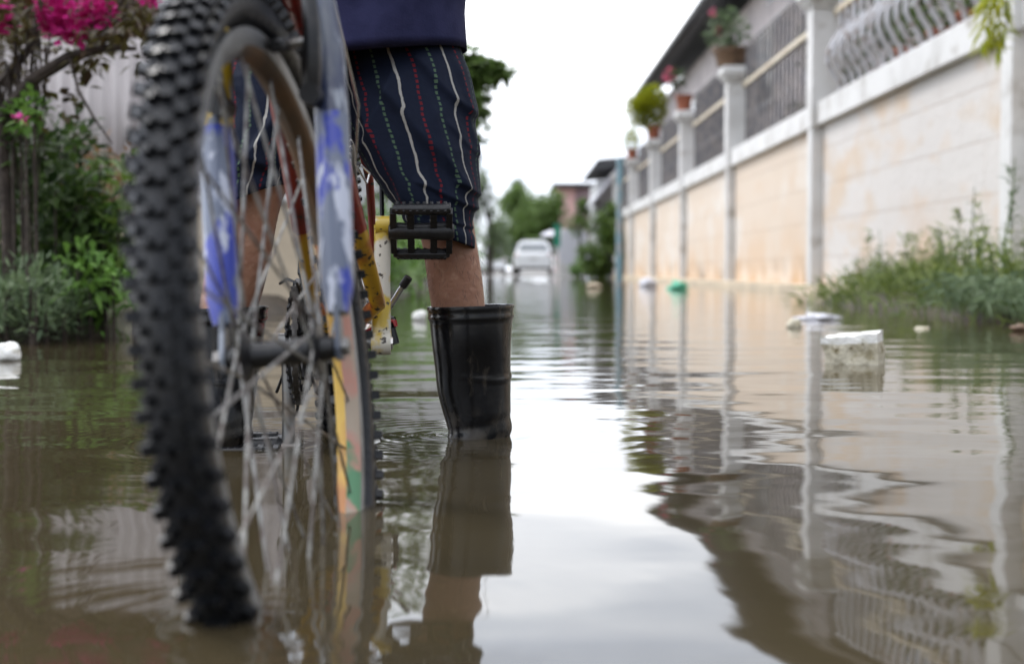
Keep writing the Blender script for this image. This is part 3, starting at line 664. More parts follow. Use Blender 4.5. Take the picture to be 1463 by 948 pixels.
fo.build('foliage', M_['leaf_red'], bt)
fo = MB()
for (x, y, r_, n_) in ((75, 10, .055, 110), (95, 25, .06, 120), (85, 42, .05, 90), (112, 45, .035, 50), (62, 5, .05, 70), (72, 30, .035, 50), (132, 8, .045, 70), (147, 18, .04, 70), (136, 24, .03, 40), (3, 28, .04, 60), (0, 10, .05, 60), (215, -6, .03, 30), (205, -10, .03, 30), (26, 170, .015, 10)):
    fo = MB(); lf_cluster(fo, at(x, y, 5.0), r_, n_, .028, .028, .1); fo.build('blossom_cluster', M_['petal'], bt)

def shrub(name, label, cat, items, mats_, ln, wd, base, bend=.3, up=.3, group=None, stems=True):
    t_ = thing(name, label, cat, base, group); mm = MB()
    for (c, r, n_) in items:
        lf_cluster(mm, c, r, n_, ln, wd, bend, up)
        if stems: MB().tube([(c[0] if not isinstance(c, V) else c.x, c[1] if not isinstance(c, V) else c.y, 0.0), V(c)], [.008, .004], 5).build('stem', M_['bark'], t_)
    mm.build('foliage', M_[mats_], t_)
    return t_
rnd = random.uniform
def spread(x0, x1, y0, y1, d0, d1, k_, r, n_): return [(at(rnd(x0, x1), rnd(y0, y1), rnd(d0, d1)), (r * rnd(.7, 1.3), r * rnd(.7, 1.3), r * rnd(.6, 1.2)), n_) for _ in range(k_)]
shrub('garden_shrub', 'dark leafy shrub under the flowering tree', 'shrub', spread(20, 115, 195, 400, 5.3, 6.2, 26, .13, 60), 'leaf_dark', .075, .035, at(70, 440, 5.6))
shrub('garden_shrub', 'green shrub with broad leaves left of the bicycle wheel', 'shrub', spread(85, 200, 255, 390, 5.6, 6.6, 22, .14, 44), 'leaf_mid', .10, .045, at(140, 440, 6))
shrub('dry_shrub', 'dry brown twiggy shrub in front of the corrugated fence', 'shrub', spread(85, 205, 230, 335, 6.6, 7.2, 20, .12, 55), 'leaf_brown', .07, .02, at(150, 440, 7))
shrub('sprig', 'bright yellow green sprig against the dark shrub', 'plant', spread(0, 60, 140, 185, 5.0, 5.2, 5, .05, 30) + spread(90, 175, 240, 330, 5.5, 5.7, 9, .04, 14), 'leaf_bright', .05, .025, at(40, 450, 5.1))
shrub('grey_herb', 'dense greyish low herb at the water edge on the far left', 'plant', spread(-60, 100, 395, 480, 4.85, 5.5, 40, .11, 80), 'leaf_grey', .05, .014, at(40, 495, 5), .1, .6)
shrub('broadleaf_plant', 'bright green broad leaved plant at the water edge beside the tyre', 'plant', spread(95, 200, 375, 455, 5.2, 5.9, 22, .09, 26), 'leaf_bright', .10, .028, at(140, 475, 5.5), .4, .6)
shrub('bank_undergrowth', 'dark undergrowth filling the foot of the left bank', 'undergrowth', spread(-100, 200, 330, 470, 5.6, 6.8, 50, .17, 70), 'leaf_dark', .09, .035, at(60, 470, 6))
shrub('leafy_thicket', 'dull dark thicket of climbing stems and leaves at the far left', 'thicket', spread(-110, 50, -20, 330, 6.0, 7.0, 34, .14, 34), 'leaf_red', .07, .035, at(0, 440, 6.5))
# plants behind the rider on the left bank
shrub('lane_shrub', 'bright green weeds on the left bank between the bicycle and the bare leg', 'shrub', [((rnd(-1.6, -.95), rnd(11, 16), rnd(.1, .75)), (.25, .3, .2), 60) for _ in range(26)], 'leaf_bright', .13, .05, (-1.2, 13, 0))
shrub('lane_shrub', 'darker green hedge farther along the left bank', 'shrub', [((rnd(-2.0, -1.25), rnd(18, 32), rnd(.1, 1.0)), (.4, .6, .35), 60) for _ in range(36)], 'leaf_mid', .2, .09, (-1.5, 24, 0))
shrub('lane_shrub', 'light green bushes beyond the rubber boot on the left bank', 'shrub', [((rnd(-2.2, -1.3), rnd(34, 46), rnd(.1, 1.5)), (.5, .7, .4), 60) for _ in range(30)], 'leaf_bright', .22, .1, (-1.7, 40, 0))

tree('lane_side_tree', 'green leafy branches of a tree showing right of the striped shorts', 'tree', (-1.8, 12, 0), 3.2,
     [(at(655, 160, 12), (.34, .4, .45)), (at(625, 100, 12), (.5, .5, .4)), (at(590, 160, 12.4), (.6, .6, .6)), (at(694, 98, 12), (.16, .2, .11)), (at(672, 120, 12), (.12, .2, .35)), (at(560, 60, 12.3), (.6, .6, .5)), (at(500, 0, 12.5), (.7, .6, .6)), (at(540, 200, 12.6), (.5, .6, .5))],
     'leaf_far', 3600, .12, .06, .05)
tree('garden_tree', 'large shade tree with drooping crown standing behind the left fence', 'tree', (-3.6, 10.6, 0), 4.5,
     [((-3.2, 10.4, 3.2), (1.1, 1, .7)), ((-2.2, 10.4, 3.4), (.8, 1, .7)), ((-4.6, 10.6, 3.4), (1.3, 1, .9)), ((-3.2, 10.6, 4.3), (1.5, 1.2, .9)), ((-1.9, 10.8, 4.4), (.8, 1, .6))],
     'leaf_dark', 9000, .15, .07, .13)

# right bank weeds
wd_ = thing('bank_weeds', 'tall leafy weeds and grass at the foot of the wall on the right', 'weeds', (2.9, 8.2, 0))
gb = MB(); st_ = MB()
for _ in range(420):
    y = rnd(6.3, 11.6); x = rnd(2.35 + .12 * abs(y - 8), 3.35)
    if NZ.noise(V((x * 1.2, y * 1.2, 3))) < -.25: continue
    h_ = rnd(.20, .48) * (1.6 if rnd(0, 1) > .84 else .95) * (.75 + .35 * (y < 9)); p0 = V((x, y, .0)); tip = p0 + V((rnd(-.16, .14), rnd(-.12, .12), h_))
    st_.tube([p0, (p0 + tip) / 2 + V((rnd(-.03, .03), 0, .03)), tip], [.005, .004, .002], 4)
    for k_ in range(int(10 + h_ * 34)):
        q = rnd(.15, 1); pp = p0.lerp(tip, q); a_ = rnd(0, 2 * pi)
        gb.leaf(pp, (cos(a_), sin(a_), rnd(.3, 1.3)), rnd(.06, .13), rnd(.012, .024), .25)
for _ in range(1900):
    y = rnd(6.0, 11.5); x = rnd(2.3, 3.4); a_ = rnd(0, 2 * pi)
    gb.leaf((x, y, hgt(x, y)), (cos(a_) * .7, sin(a_) * .7, rnd(.5, 1.6)), rnd(.12, .36), rnd(.010, .020), .35)
gb.build('leaves', M_['grass'], wd_); st_.build('stems', M_['leaf_mid'], wd_)
# grassy clump nearest on the right edge
gc = MB(); 
for _ in range(2600):
    y = rnd(6.2, 7.6); x = rnd(2.25, 3.3); a_ = rnd(0, 2 * pi)
    gc.leaf((x, y, .0 + rnd(0, .12)), (cos(a_) * .6, sin(a_) * .6, rnd(.5, 1.7)), rnd(.12, .34), rnd(.008, .015), .5)
tag(gc.build('grass_clump', M_['leaf_grey'], loc=(2.7, 6.8, 0)), 'thick arching grass clump at the right edge of the picture', 'grass')
wt = thing('tall_weed', 'single tall thin weed rising against the white pillar at the right edge', 'weed', at(1440, 440, 7.4))
q = MB(); q.tube([at(1432, 450, 7.4), at(1437, 330, 7.4), at(1447, 280, 7.4), at(1450, 225, 7.4)], [.006, .005, .004, .002], 5); q.build('stem', M_['leaf_mid'], wt)
q = MB()
for k_ in range(60):
    y = rnd(235, 340); q.leaf(at(1445 + rnd(-4, 6), y, 7.4), (rnd(-1, 1), rnd(-1, 1), rnd(0, 1)), rnd(.04, .08), .016, .2)
q.build('leaves', M_['leaf_grey'], wt)
# overhanging yellow green branch
ob = thing('overhanging_plant', 'yellow green narrow leaves hanging over the wall at the upper right', 'plant', (3.5, 8.8, 2.16))
q = MB(); q.tube([(3.5, 8.8, 2.15), (3.2, 8.7, 2.3), at(1425, -20, 8.5), at(1412, 40, 8.5), at(1418, 75, 8.5)], [.012, .01, .008, .005, .003], 6)
q.tube([at(1425, -20, 8.5), at(1440, 10, 8.5), at(1435, 55, 8.5)], [.006, .005, .003], 5); q.build('stem', M_['bark'], ob)
q = MB()
for k_ in range(150):
    y = rnd(-30, 72); x = 1418 + rnd(-18, 22) * (1 - .3 * y / 90); q.leaf(at(x, y, rnd(8.35, 8.65)), (rnd(-.8, .8), rnd(-.6, .6), rnd(-1.3, .1)), rnd(.09, .15), rnd(.018, .03), .2)
q.build('leaves', M_['leaf_yellow'], ob)

# ------------------------------------------------------------ floating litter
def lump(name, label, c, size, m_, seed, amp=.18, cat='litter', sub=2, rot=0):
    import bmesh
    bm = bmesh.new(); bmesh.ops.create_icosphere(bm, subdivisions=sub + 1, radius=.5)
    for v_ in bm.verts:
        nn = 1 + amp * NZ.noise(v_.co * 3 + V((seed, 0, 0))) * 2; v_.co = Matrix.Rotation(rot, 3, 'Z') @ V((v_.co.x * size[0] * nn, v_.co.y * size[1] * nn, v_.co.z * size[2] * nn))
    me = bpy.data.meshes.new(name); bm.to_mesh(me); bm.free(); me.materials.append(M_[m_]); me.polygons.foreach_set('use_smooth', [True] * len(me.polygons))
    o = bpy.data.objects.new(name, me); C.objects.link(o); o.location = c; tag(o, label, cat); return o
# polystyrene block
import bmesh
bm = bmesh.new(); bmesh.ops.create_cube(bm, size=1); bmesh.ops.subdivide_edges(bm, edges=bm.edges[:], cuts=14, use_grid_fill=True)
for v_ in bm.verts:
    c_ = v_.co.copy(); r_ = max(abs(c_.x), abs(c_.y), abs(c_.z))
    q = V((c_.x * .150, c_.y * .080, c_.z * .125)); nn = NZ.noise(q * 30) * .006 + NZ.noise(q * 90) * .0025
    if c_.x < -.3 and c_.z < .32: nn -= .010 * abs(NZ.noise(q * 45)) + .004
    q += c_.normalized() * nn
    if c_.z > .4: q.z += .007 * (c_.x + .5) * 1.4 + NZ.noise(q * 60) * .003
    v_.co = q
me = bpy.data.meshes.new('foam_block'); bm.to_mesh(me); bm.free(); me.materials.append(M_['foam']); me.materials.append(M_['foamtop'])
for pl in me.polygons:
    pl.use_smooth = True; pl.material_index = 1 if pl.center.z > .049 else 0
me.set_sharp_from_angle(angle=R(50))
fb = bpy.data.objects.new('foam_block', me); C.objects.link(fb); p0 = at(1222, 512, 3.84); fb.location = (p0.x, 3.86, .012); fb.rotation_euler = (R(4), R(-3), R(-27))
tag(fb, 'dirty white polystyrene block floating in the water on the right', 'polystyrene block')
lump('foam_lump', 'white foam lump floating at the left edge of the picture', (at(0, 500, 3.95).x, 4.0, .02), (.085, .10, .06), 'foamtop', 3, cat='foam lump')
lump('yellowish_litter', 'small pale yellow lump floating near the bank weeds', (at(1135, 466, 6.3).x, 6.3, .012), (.065, .05, .055), 'foam', 5)
lump('plastic_bag', 'flat pale plastic bag floating beside the bank weeds', (at(1168, 452, 7.3).x, 7.3, .012), (.17, .12, .035), 'bag', 8, .5, cat='plastic bag')
lump('green_bag', 'green plastic litter floating at the foot of the ochre wall', (at(970, 412, 19).x, 19, .04), (.26, .2, .12), 'greenplast', 12, .5, cat='plastic bag')
lump('pale_litter', 'pale rubbish lump by the foot of the wall left of the green plastic', (at(925, 408, 22).x, 22, .05), (.26, .2, .18), 'bag', 15)
lump('white_litter', 'white crumpled litter floating between the pedal lever and the leg', (at(600, 458, 7.2).x, 7.2, .02), (.07, .07, .06), 'foamtop', 18)
lump('stone', 'pale stone at the foot of the left bank beside the tyre', (at(176, 478, 5.4).x, 5.4, .05), (.12, .10, .17), 'foam', 22, cat='stone')
lump('red_leaf', 'dark red leaf litter at the right edge of the bank', (at(1458, 472, 5.9).x, 5.9, .01), (.08, .06, .04), 'claybowl', 31)
lump('grass_litter', 'pale scrap of litter floating in front of the grass', (at(1318, 468, 6.15).x, 6.15, .0), (.07, .05, .02), 'foam', 35)
lump('bank_rubble', 'yellowish rubble lump on the water by the far bush', (at(848, 412, 21).x, 21, .03), (.22, .16, .07), 'cream', 37, cat='rubble')
q = MB().box(at(530, 636, 2.03) + V((0, 0, .004)), (.026, .006, .006), Matrix.Rotation(R(-18), 3, 'Y')); tag(q.build('white_stick', M_['foamtop'], loc=at(530, 636, 2.03)), 'tiny white stick beside the tyre at the water surface', 'stick')
# ------------------------------------------------------------ bicycle
bike = thing('mountain_bike', 'worn knobbly tyred mountain bicycle with paint splashed fork standing in the flood', 'bicycle', (-.24, 1.7, 0))
def basis(c, yaw, lean):
    u = V((-sin(yaw), -cos(yaw), 0)); w0 = V((cos(yaw), -sin(yaw), 0)); z = V((0, 0, 1))
    v_ = z * cos(lean) - w0 * sin(lean); w_ = w0 * cos(lean) + z * sin(lean)
    m_ = Matrix.Identity(4)
    for i in range(3): m_[i][0] = w_[i]; m_[i][1] = u[i]; m_[i][2] = v_[i]; m_[i][3] = c[i]
    return m_
HC = V((-.2085, 1.286, .178))
MF = basis(HC, R(4.4), R(6.4))
RT, RR = .0228, .3112
def make_wheel(M, name_hub_r, hubhw, rear=False):
    # rim
    prof = [(.268, -.008), (.262, 0), (.268, .008), (.274, .013), (.290, .0135), (.290, .010), (.281, .009), (.281, -.009), (.290, -.010), (.290, -.0135), (.274, -.013)]
    rim = MB(); seg = 96; b = 0
    rim.lathe(prof, M, seg, True)
    n = len(prof)
    for fi in range(len(rim.f)):
        k_ = fi // n; j = fi % n; a = 2 * pi * k_ / seg
        # painted inner face on the half away from the camera (local y < 0) and low; its upper arc takes the painted shade
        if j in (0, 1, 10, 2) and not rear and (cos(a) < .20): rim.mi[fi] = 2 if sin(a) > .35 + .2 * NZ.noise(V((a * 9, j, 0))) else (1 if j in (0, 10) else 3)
    ro = rim.build('wheel_rim', [M_['rim'], M_['rimpaint'], M_['rimshade'], M_['rimpale']], bike)
    ty = MB(); pr = []
    for k_ in range(20):
        a = 2 * pi * k_ / 20; pr.append((RR + RT * cos(a) * (.92), RT * .92 * sin(a)))
    ty.lathe(pr, M, 120, True)
    nk = 88
    for k_ in range(nk):
        a0 = 2 * pi * k_ / nk
        for (ph, off, lx, ly, lz, tw) in ((64, 0, .009, .010, .010, 0), (-64, 0, .009, .010, .010, 0), (36, .5, .010, .009, .0075, 12), (-36, .5, .010, .009, .0075, -12), (13, 0, .0095, .008, .0075, 8), (-13, .0, .0095, .008, .0075, -8)):
            a = a0 + off * 2 * pi / nk; f_ = R(ph)
            if k_ % 2 and abs(ph) == 66: lx_ = lx * 1.35
            else: lx_ = lx
            rad = V((0, cos(a), sin(a))); tan = V((0, -sin(a), cos(a))); nrm = rad * cos(f_) + V((1, 0, 0)) * sin(f_); side = nrm.cross(tan)
            rm = Matrix((side, tan, nrm)).transposed() @ Matrix.Rotation(R(tw), 3, 'Z')
            pc = rad * RR + nrm * (RT * .92 + lz * .35) + V((NZ.noise(V((a * 40, ph, 1))), NZ.noise(V((a * 40, ph, 5))), 0)) * .0015
            t4 = M.to_3x3()
            ty.box(M @ pc, (lx_, ly, lz), t4 @ rm, .8)
    to = ty.build('tyre', M_['tyre'], ro, True, 0, 35)
    hb = MB(); hb.lathe([(.001, -hubhw - .012), (.006, -hubhw - .012), (.0065, -hubhw), (.010, -hubhw + .001), (.012, -hubhw + .012), (.024, -hubhw + .014), (.024, -hubhw + .018), (.012, -hubhw + .024), (.011, 0), (.012, hubhw - .024), (.024, hubhw - .018), (.024, hubhw - .014), (.012, hubhw - .012), (.010, hubhw - .001), (.0065, hubhw), (.006, hubhw + .012), (.001, hubhw + .012)], M, 28)
    ho = hb.build('hub', M_['black'], ro)
    for sx in (-1, 1):
        MB().lathe([(.001, 0), (.009, 0), (.009, .008), (.001, .010)] if sx > 0 else [(.001, 0), (.009, 0), (.009, -.008), (.001, -.010)], M @ Matrix.Translation((sx * (hubhw + .004), 0, 0)), 6).build('axle_nut', M_['steel'], ro)
    ns = 32
    for k_ in range(ns):
        sx = 1 if k_ % 2 else -1; a = 2 * pi * k_ / ns + .06; tw = (1 if (k_ // 2) % 2 else -1) * R(62)
        p0 = M @ V((sx * (hubhw - .016), .021 * cos(a + tw), .021 * sin(a + tw))); p1 = M @ V((sx * .003, .268 * cos(a), .268 * sin(a)))
        MB().tube([p0, p1], .0015 if not rear else .001, 6).build('spoke', M_['spoke'], ro)
    return ro
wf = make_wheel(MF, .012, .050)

# fork
T = lambda *p: MF @ V(p)
fk = MB()
fk.tube([T(-.022, -.128, .372), T(0, -.135, .395), T(.022, -.128, .372)], [.018, .021, .018], 14)
fk.tube([T(0, -.132, .385), T(0, -.185, .545)], .0145, 14)
crown = fk.build('fork', M_['fork'], bike)
for sx in (-1, 1):
    k_ = MB()
    path = [(.053, -.012, .030), (.054, -.020, .055), (.055, -.045, .13), (.056, -.075, .215), (.055, -.098, .285), (.050, -.113, .330), (.038, -.124, .360), (.018, -.130, .378)]
    rad = [.010, .0155, .0165, .0165, .0165, .0155, .0145, .014]
    # split paint: lower blue sticker, upper grey
    lowr = MB().tube([T(sx * p_[0], p_[1], p_[2]) for p_ in path[:4]], rad[:4], 16)
    leg = lowr.build('fork_leg', M_['forkblue'], crown)
    MB().tube([T(sx * p_[0], p_[1], p_[2]) for p_ in path[3:6]], rad[3:6], 16, False).build('fork_sleeve', M_['forkyellow' if sx < 0 else 'fork'], crown)
    MB().tube([T(sx * p_[0], p_[1], p_[2]) for p_ in path[5:]], rad[5:], 16).build('fork_shoulder', M_['fork'], crown)
    d_ = MB(); mm = MF @ Matrix(((0, 0, 1, sx * .053 - .002), (1, 0, 0, 0), (0, 1, 0, 0), (0, 0, 0, 1)))
    d_.prism([(-.010, -.012), (.010, -.012), (.013, .0), (.004, .022), (-.006, .045), (-.020, .045), (-.012, .01)], mm, .005); d_.build('dropout', M_['fork'], crown, False, .001)
    # brake arm, boss and pad
    ba = MB(); ba.tube([T(sx * .044, -.052, .238), T(sx * .048, -.046, .262), T(sx * .052, -.050, .300), T(sx * .050, -.060, .345), T(sx * .044, -.070, .372)], [.009, .010, .008, .0065, .005], 10)
    ba.tube([T(sx * .044, -.075, .235), T(sx * .044, -.040, .235)], .010, 12)
    bo = ba.build('brake_arm', M_['black'], bike)
    MB().box(T(sx * .024, -.045, .283), (.014, .058, .013), MF.to_3x3() @ Matrix.Rotation(R(-10), 3, 'X')).build('brake_pad', M_['plastic'], bo, True, .003)
    MB().tube([T(sx * .026, -.048, .283), T(sx * .058, -.048, .285)], .0045, 8).build('pad_bolt', M_['steel'], bo)
MB().tube([T(-.044, -.066, .368), T(0, -.064, .374), T(.046, -.066, .370), T(.058, -.08, .40), T(.05, -.14, .47), T(.03, -.2, .56)], .0025, 8).build('brake_cable', M_['black'], bike)

# frame
BB = V((-.256, 2.05, .150)); ax = V((.998, .067, 0)); fw = V((.067, -.998, 0))
HB = T(0, -.140, .405); HT = T(0, -.180, .530)
fr = MB(); fr.tube([HB, HT], .019, 16)
fr.tube([HT + (HB - HT) * .2, V((-.262, 2.10, .545)), V((-.266, 2.19, .53))], .0155, 12)
frame = fr.build('frame', M_['red'], bike)
RD = V((-.190, 2.015, .205)); LD = V((-.279, 2.005, .205)); RH, LH = HB + ax * .012, HB - ax * .012
for a, b_ in ((RH, RD), (LH, LD)):
    MB().tube([a, a.lerp(b_, .722)], [.0155, .0128], 14, False).build('down_tube', M_['red'], frame)
    MB().tube([a.lerp(b_, .72), b_, BB + (b_ - BB) * .3 + V((0, .01, .0))], [.0125, .0115, .010], 14).build('lower_tube', M_['yellow'], frame)
MB().tube([BB, V((-.262, 2.13, .40)), V((-.267, 2.195, .60))], .0145, 12).build('seat_tube', M_['red'], frame)
MB().tube([BB - ax * .036, BB + ax * .036], .020, 18).build('bottom_bracket', M_['black'], frame)
RW = V((-.300, 2.505, .180))
for sx in (-1, 1):
    MB().tube([BB + V((0, .03, 0)) + ax * sx * .03, BB.lerp(RW, .35) + ax * sx * .042, RW + ax * sx * .064], .008, 10).build('chain_stay', M_['yellow' if sx > 0 else 'red'], frame)
    MB().tube([V((-.266, 2.19, .53)) + ax * sx * .015, V((-.28, 2.3, .40)) + ax * sx * .05, RW + ax * sx * .064], .007, 10).build('seat_stay', M_['red'], frame)
MR = basis(RW, R(-3.9), 0)
wr = make_wheel(MR, .014, .062, True)
# saddle and post
MB().tube([V((-.267, 2.195, .58)), V((-.270, 2.32, .70))], .0125, 10).build('seat_post', M_['steel'], bike)
sdl = MB(); rs = []
for k_ in range(10):
    u = k_ / 9; hw = .018 + .058 * sm((u - .25) / .6); y = 2.28 + .26 * u
    rs.append([V((-.272 + hw * cos(a_), y, .735 + .02 * sin(a_) - .01 * u)) for a_ in [2 * pi * i / 14 for i in range(14)]])
sdl.rings(rs).build('saddle', M_['black'], bike)
# stem, handlebar, grips, levers
ST = HT + (HT - HB).normalized() * .16
MB().tube([HT, ST, ST + V((-.005, -.07, .03))], .013, 12).build('stem', M_['black'], bike)
hbp = ST + V((-.005, -.07, .03)); wax = (MF.to_3x3() @ V((1, 0, 0))).normalized()
MB().tube([hbp - wax * .30 + V((0, .05, .02)), hbp - wax * .1, hbp, hbp + wax * .1, hbp + wax * .30 + V((0, .05, .02))], .0115, 12).build('handlebar', M_['black'], bike)
for sx in (-1, 1):
    MB().tube([hbp + wax * sx * .18 + V((0, .022, .008)), hbp + wax * sx * .305 + V((0, .05, .02))], .016, 12).build('grip', M_['plastic'], bike)

# cranks
def arm(p0, p1, r0, r1, m_):
    q = MB(); q.tube([p0, p0.lerp(p1, .12), p0.lerp(p1, .5), p0.lerp(p1, .9), p1], [r0, r0 * .85, (r0 + r1) * .42, r1 * .95, r1], 12, True, .62)
    q.tube([p0 - ax * .014, p0 + ax * .014], r0 * 1.02, 18); q.tube([p1 - ax * .010, p1 + ax * .010], r1 * 1.05, 16)
    return q.build('crank_arm', m_, bike)
LC = BB + ax * .064; LCt = V((-.186, 2.05, .318)); LCb = V((-.189, 2.05, .148))
cl = arm(LCb, LCt, .0165, .0125, M_['crank'])
MB().tube([LCb + ax * .013, LCb + ax * .017], .010, 6).build('crank_bolt', M_['chrome'], cl)
MB().tube([BB + ax * .03, LCb], .009, 10).build('axle', M_['steel'], cl)
def pedal(c, tilt, yaw, parent):
    """cage pedal, axle along local x"""
    RM = Matrix.Rotation(yaw, 3, 'Z') @ Matrix.Rotation(tilt, 3, 'X')
    q = MB(); W = .088; D = .084
    def lp(x, y, z=0): return c + RM @ V((x, y, z))
    for sy in (-1, 1):
        q.tube([lp(-W / 2 + .004, sy * D / 2, 0), lp(-W / 2 + .012, sy * D / 2, .002), lp(W / 2 - .012, sy * D / 2, .002), lp(W / 2 - .004, sy * D / 2, 0)], [.006, .0082, .0082, .006], 8)
        for k_ in range(8):
            x = -W / 2 + .010 + k_ * (W - .020) / 7
            q.box(lp(x, sy * (D / 2 + .0015), 0), (.0055, .007, .0205), RM, .7)
    for x, w_ in ((-W / 2 + .004, .009), (-W * .17, .010), (W * .20, .010), (W / 2 - .004, .009)):
        q.box(lp(x, 0, 0), (w_, D - .008, .014), RM)
    q.box(lp(W / 2 - .008, D * .46, -.002), (.012, .012, .016), RM)
    # centre barrel
    q.tube([lp(-W / 2 - .003, 0), lp(-W / 2 + .006, 0), lp(-.01, 0), lp(W / 2 - .004, 0), lp(W / 2 + .003, 0)], [.010, .013, .0115, .014, .010], 14)
    o_ = q.build('pedal', M_['plastic'], parent, True, .0009)
    return o_
pc = V((-.130, 2.045, .309))
po = pedal(pc, R(132), R(3), cl)
MB().tube([LCt + ax * .004, pc - V((.040, 0, 0))], .0065, 10).build('pedal_axle', M_['steel'], cl)
q = MB()
for k_ in range(5): q.box(pc + Matrix.Rotation(R(132), 3, 'X') @ V((-.03 + .015 * k_, -.049, .0)), (.010, .0015, .006), Matrix.Rotation(R(132), 3, 'X'))
q.build('pedal_reflector', M_['steel'], cl, False)
RC = BB - ax * .066; RCb = V((-.3235, 2.05, -.005))
crr = arm(RC, RCb, .0125, .010, M_['steel'])
pedal(V((-.379, 2.05, -.001)), R(8), R(3), crr)
MB().tube([RCb, V((-.345, 2.05, -.004))], .0065, 8).build('pedal_axle', M_['steel'], crr)
# chainrings
MC = Matrix.Identity(4)
for i in range(3): MC[i][0] = ax[i]; MC[i][1] = fw[i]; MC[i][2] = (0, 0, 1)[i]; MC[i][3] = BB[i]
MC = Matrix.Translation(BB) @ Matrix.Rotation(R(-7), 4, 'Z') @ Matrix.Translation(-BB) @ MC
for r_, off, nt_ in ((.088, -.052, 42), (.070, -.041, 34), (.047, -.030, 24)):
    q = MB(); n_ = nt_ * 4
    b = 0
    for h_ in (-.0014, .0014):
        for k_ in range(n_):
            a = 2 * pi * k_ / n_; rr_ = r_ + (.0035 if k_ % 4 in (0, 1) else -.0015); q.v.append(MC @ V((off + h_, rr_ * cos(a), rr_ * sin(a))))
        for k_ in range(n_):
            a = 2 * pi * k_ / n_; q.v.append(MC @ V((off + h_, (r_ - .014) * cos(a), (r_ - .014) * sin(a))))
    for k_ in range(n_):
        j = (k_ + 1) % n_
        q.face((k_, j, n_ + j, n_ + k_)); q.face((2 * n_ + k_, 3 * n_ + k_, 3 * n_ + j, 2 * n_ + j)); q.face((k_, 2 * n_ + k_, 2 * n_ + j, j)); q.face((n_ + k_, n_ + j, 3 * n_ + j, 3 * n_ + k_))
    for k_ in range(5):
        a = 2 * pi * k_ / 5 + .3; q.tube([MC @ V((off, .012 * cos(a), .012 * sin(a))), MC @ V((off, (r_ - .008) * cos(a), (r_ - .008) * sin(a)))], [.008, .005], 8)
    q.build('chainring', M_['black'], bike)
# chain: side plates along a loop
def loop_pts(n_):
    pts = []; r1, r2 = .088, .030; c2 = RW - V((.0, 0, 0)) - ax * .046; c1 = BB - ax * .050
    for k_ in range(n_):
        u = k_ / n_
        if u < .3: a = pi / 2 - pi * (u / .3); p_ = c1 + fw * r1 * cos(a) + V((0, 0, 1)) * r1 * sin(a)
        elif u < .5: q_ = (u - .3) / .2; p_ = (c1 - V((0, 0, r1))).lerp(c2 + V((0, -.02, -.10)), q_)
        elif u < .8: a = -pi / 2 - pi * ((u - .5) / .3); p_ = c2 + fw * r2 * cos(a) + V((0, 0, 1)) * (r2 * sin(a)) + V((0, -.02, -.07)) * (1 - (u - .5) / .3)
        else: q_ = (u - .8) / .2; p_ = (c2 + V((0, 0, r2))).lerp(c1 + V((0, 0, r1)), q_)
        pts.append(p_)
    return pts
pts = loop_pts(110); q = MB()
for i in range(110):
    a, b_ = pts[i], pts[(i + 1) % 110]; d_ = (b_ - a)
    if d_.length < 1e-4: continue
    rz = d_.to_track_quat('Y', 'Z').to_matrix(); wd2 = .0095 if i % 2 else .0065
    q.box((a + b_) / 2, (wd2, d_.length * 1.05, .006), rz)
q.build('chain', M_['oily'], bike, False)
# derailleurs, cassette
q = MB()
for k_, r_ in enumerate((.045, .040, .035, .030, .026, .022)):
    c_ = RW - ax * (.034 + .0045 * k_); mm = MR.copy(); mm.translation = c_; q.lathe([(r_ - .01, -.001), (r_, -.001), (r_, .001), (r_ - .01, .001)], mm, 32, True)
q.build('cassette', M_['steel'], bike)
q = MB(); b0 = RW - ax * .072
q.tube([b0, b0 + V((0, -.02, -.06)), b0 + V((0, -.05, -.12))], [.012, .010, .008], 8); q.box(b0 + V((.004, -.04, -.11)), (.006, .02, .09), Matrix.Rotation(R(20), 3, 'X'))
q.build('rear_derailleur', M_['black'], bike, True)
q = MB(); fd = BB - ax * .045 + V((0, -.0, .10))
q.box(fd, (.004, .07, .028), Matrix.Rotation(R(-20), 3, 'X')); q.box(fd + ax * .014, (.003, .07, .024), Matrix.Rotation(R(-20), 3, 'X')); q.box(fd + V((.02, .02, .012)), (.05, .016, .016)); q.tube([fd + V((.03, .02, .02)), fd + V((.05, .03, .05)), V((-.262, 2.11, .30))], .003, 6)
q.build('front_derailleur', M_['black'], bike, True)
# kickstand lever and clamp hardware by the crank foot
P_ = lambda x, y, Y=2.07: at(x, y, Y)
ks = MB().tube([P_(549, 452, 2.09), P_(555, 441, 2.09), P_(578, 404, 2.07)], [.0042, .0045, .0042], 10).build('kickstand', M_['chrome'], bike)
MB().tube([P_(575, 409, 2.07), P_(584, 396, 2.065)], .0062, 10).build('rubber_tip', M_['plastic'], ks)
MB().box(P_(523, 452, 2.10), (.026, .02, .020), Matrix.Rotation(R(8), 3, 'Y')).tube([P_(512, 446, 2.1), P_(536, 441, 2.1)], .003, 8).build('clamp_block', M_['chrome'], ks, True, .002)
MB().tube([P_(545, 452, 2.1), P_(562, 458, 2.09)], .0065, 8).tube([P_(557, 462, 2.09), P_(565, 460, 2.09)], .009, 6).tube([P_(540, 478, 2.1), P_(550, 476, 2.1)], .010, 8).build('clamp_bolt', M_['plastic'], ks)
MB().tube([P_(556, 470, 2.08), P_(563, 492, 2.08)], [.0095, .0085], 12).build('stand_foot', M_['plastic'], ks)
MB().tube([P_(514, 476, 2.09), P_(530, 470, 2.09), P_(548, 458, 2.09), P_(564, 459, 2.08), P_(566, 466, 2.08)], [.004, .005, .0075, .006, .004], 8, True, .5).build('red_bracket', M_['redplate'] if 'redplate' in M_ else M_['redlamp'], ks)
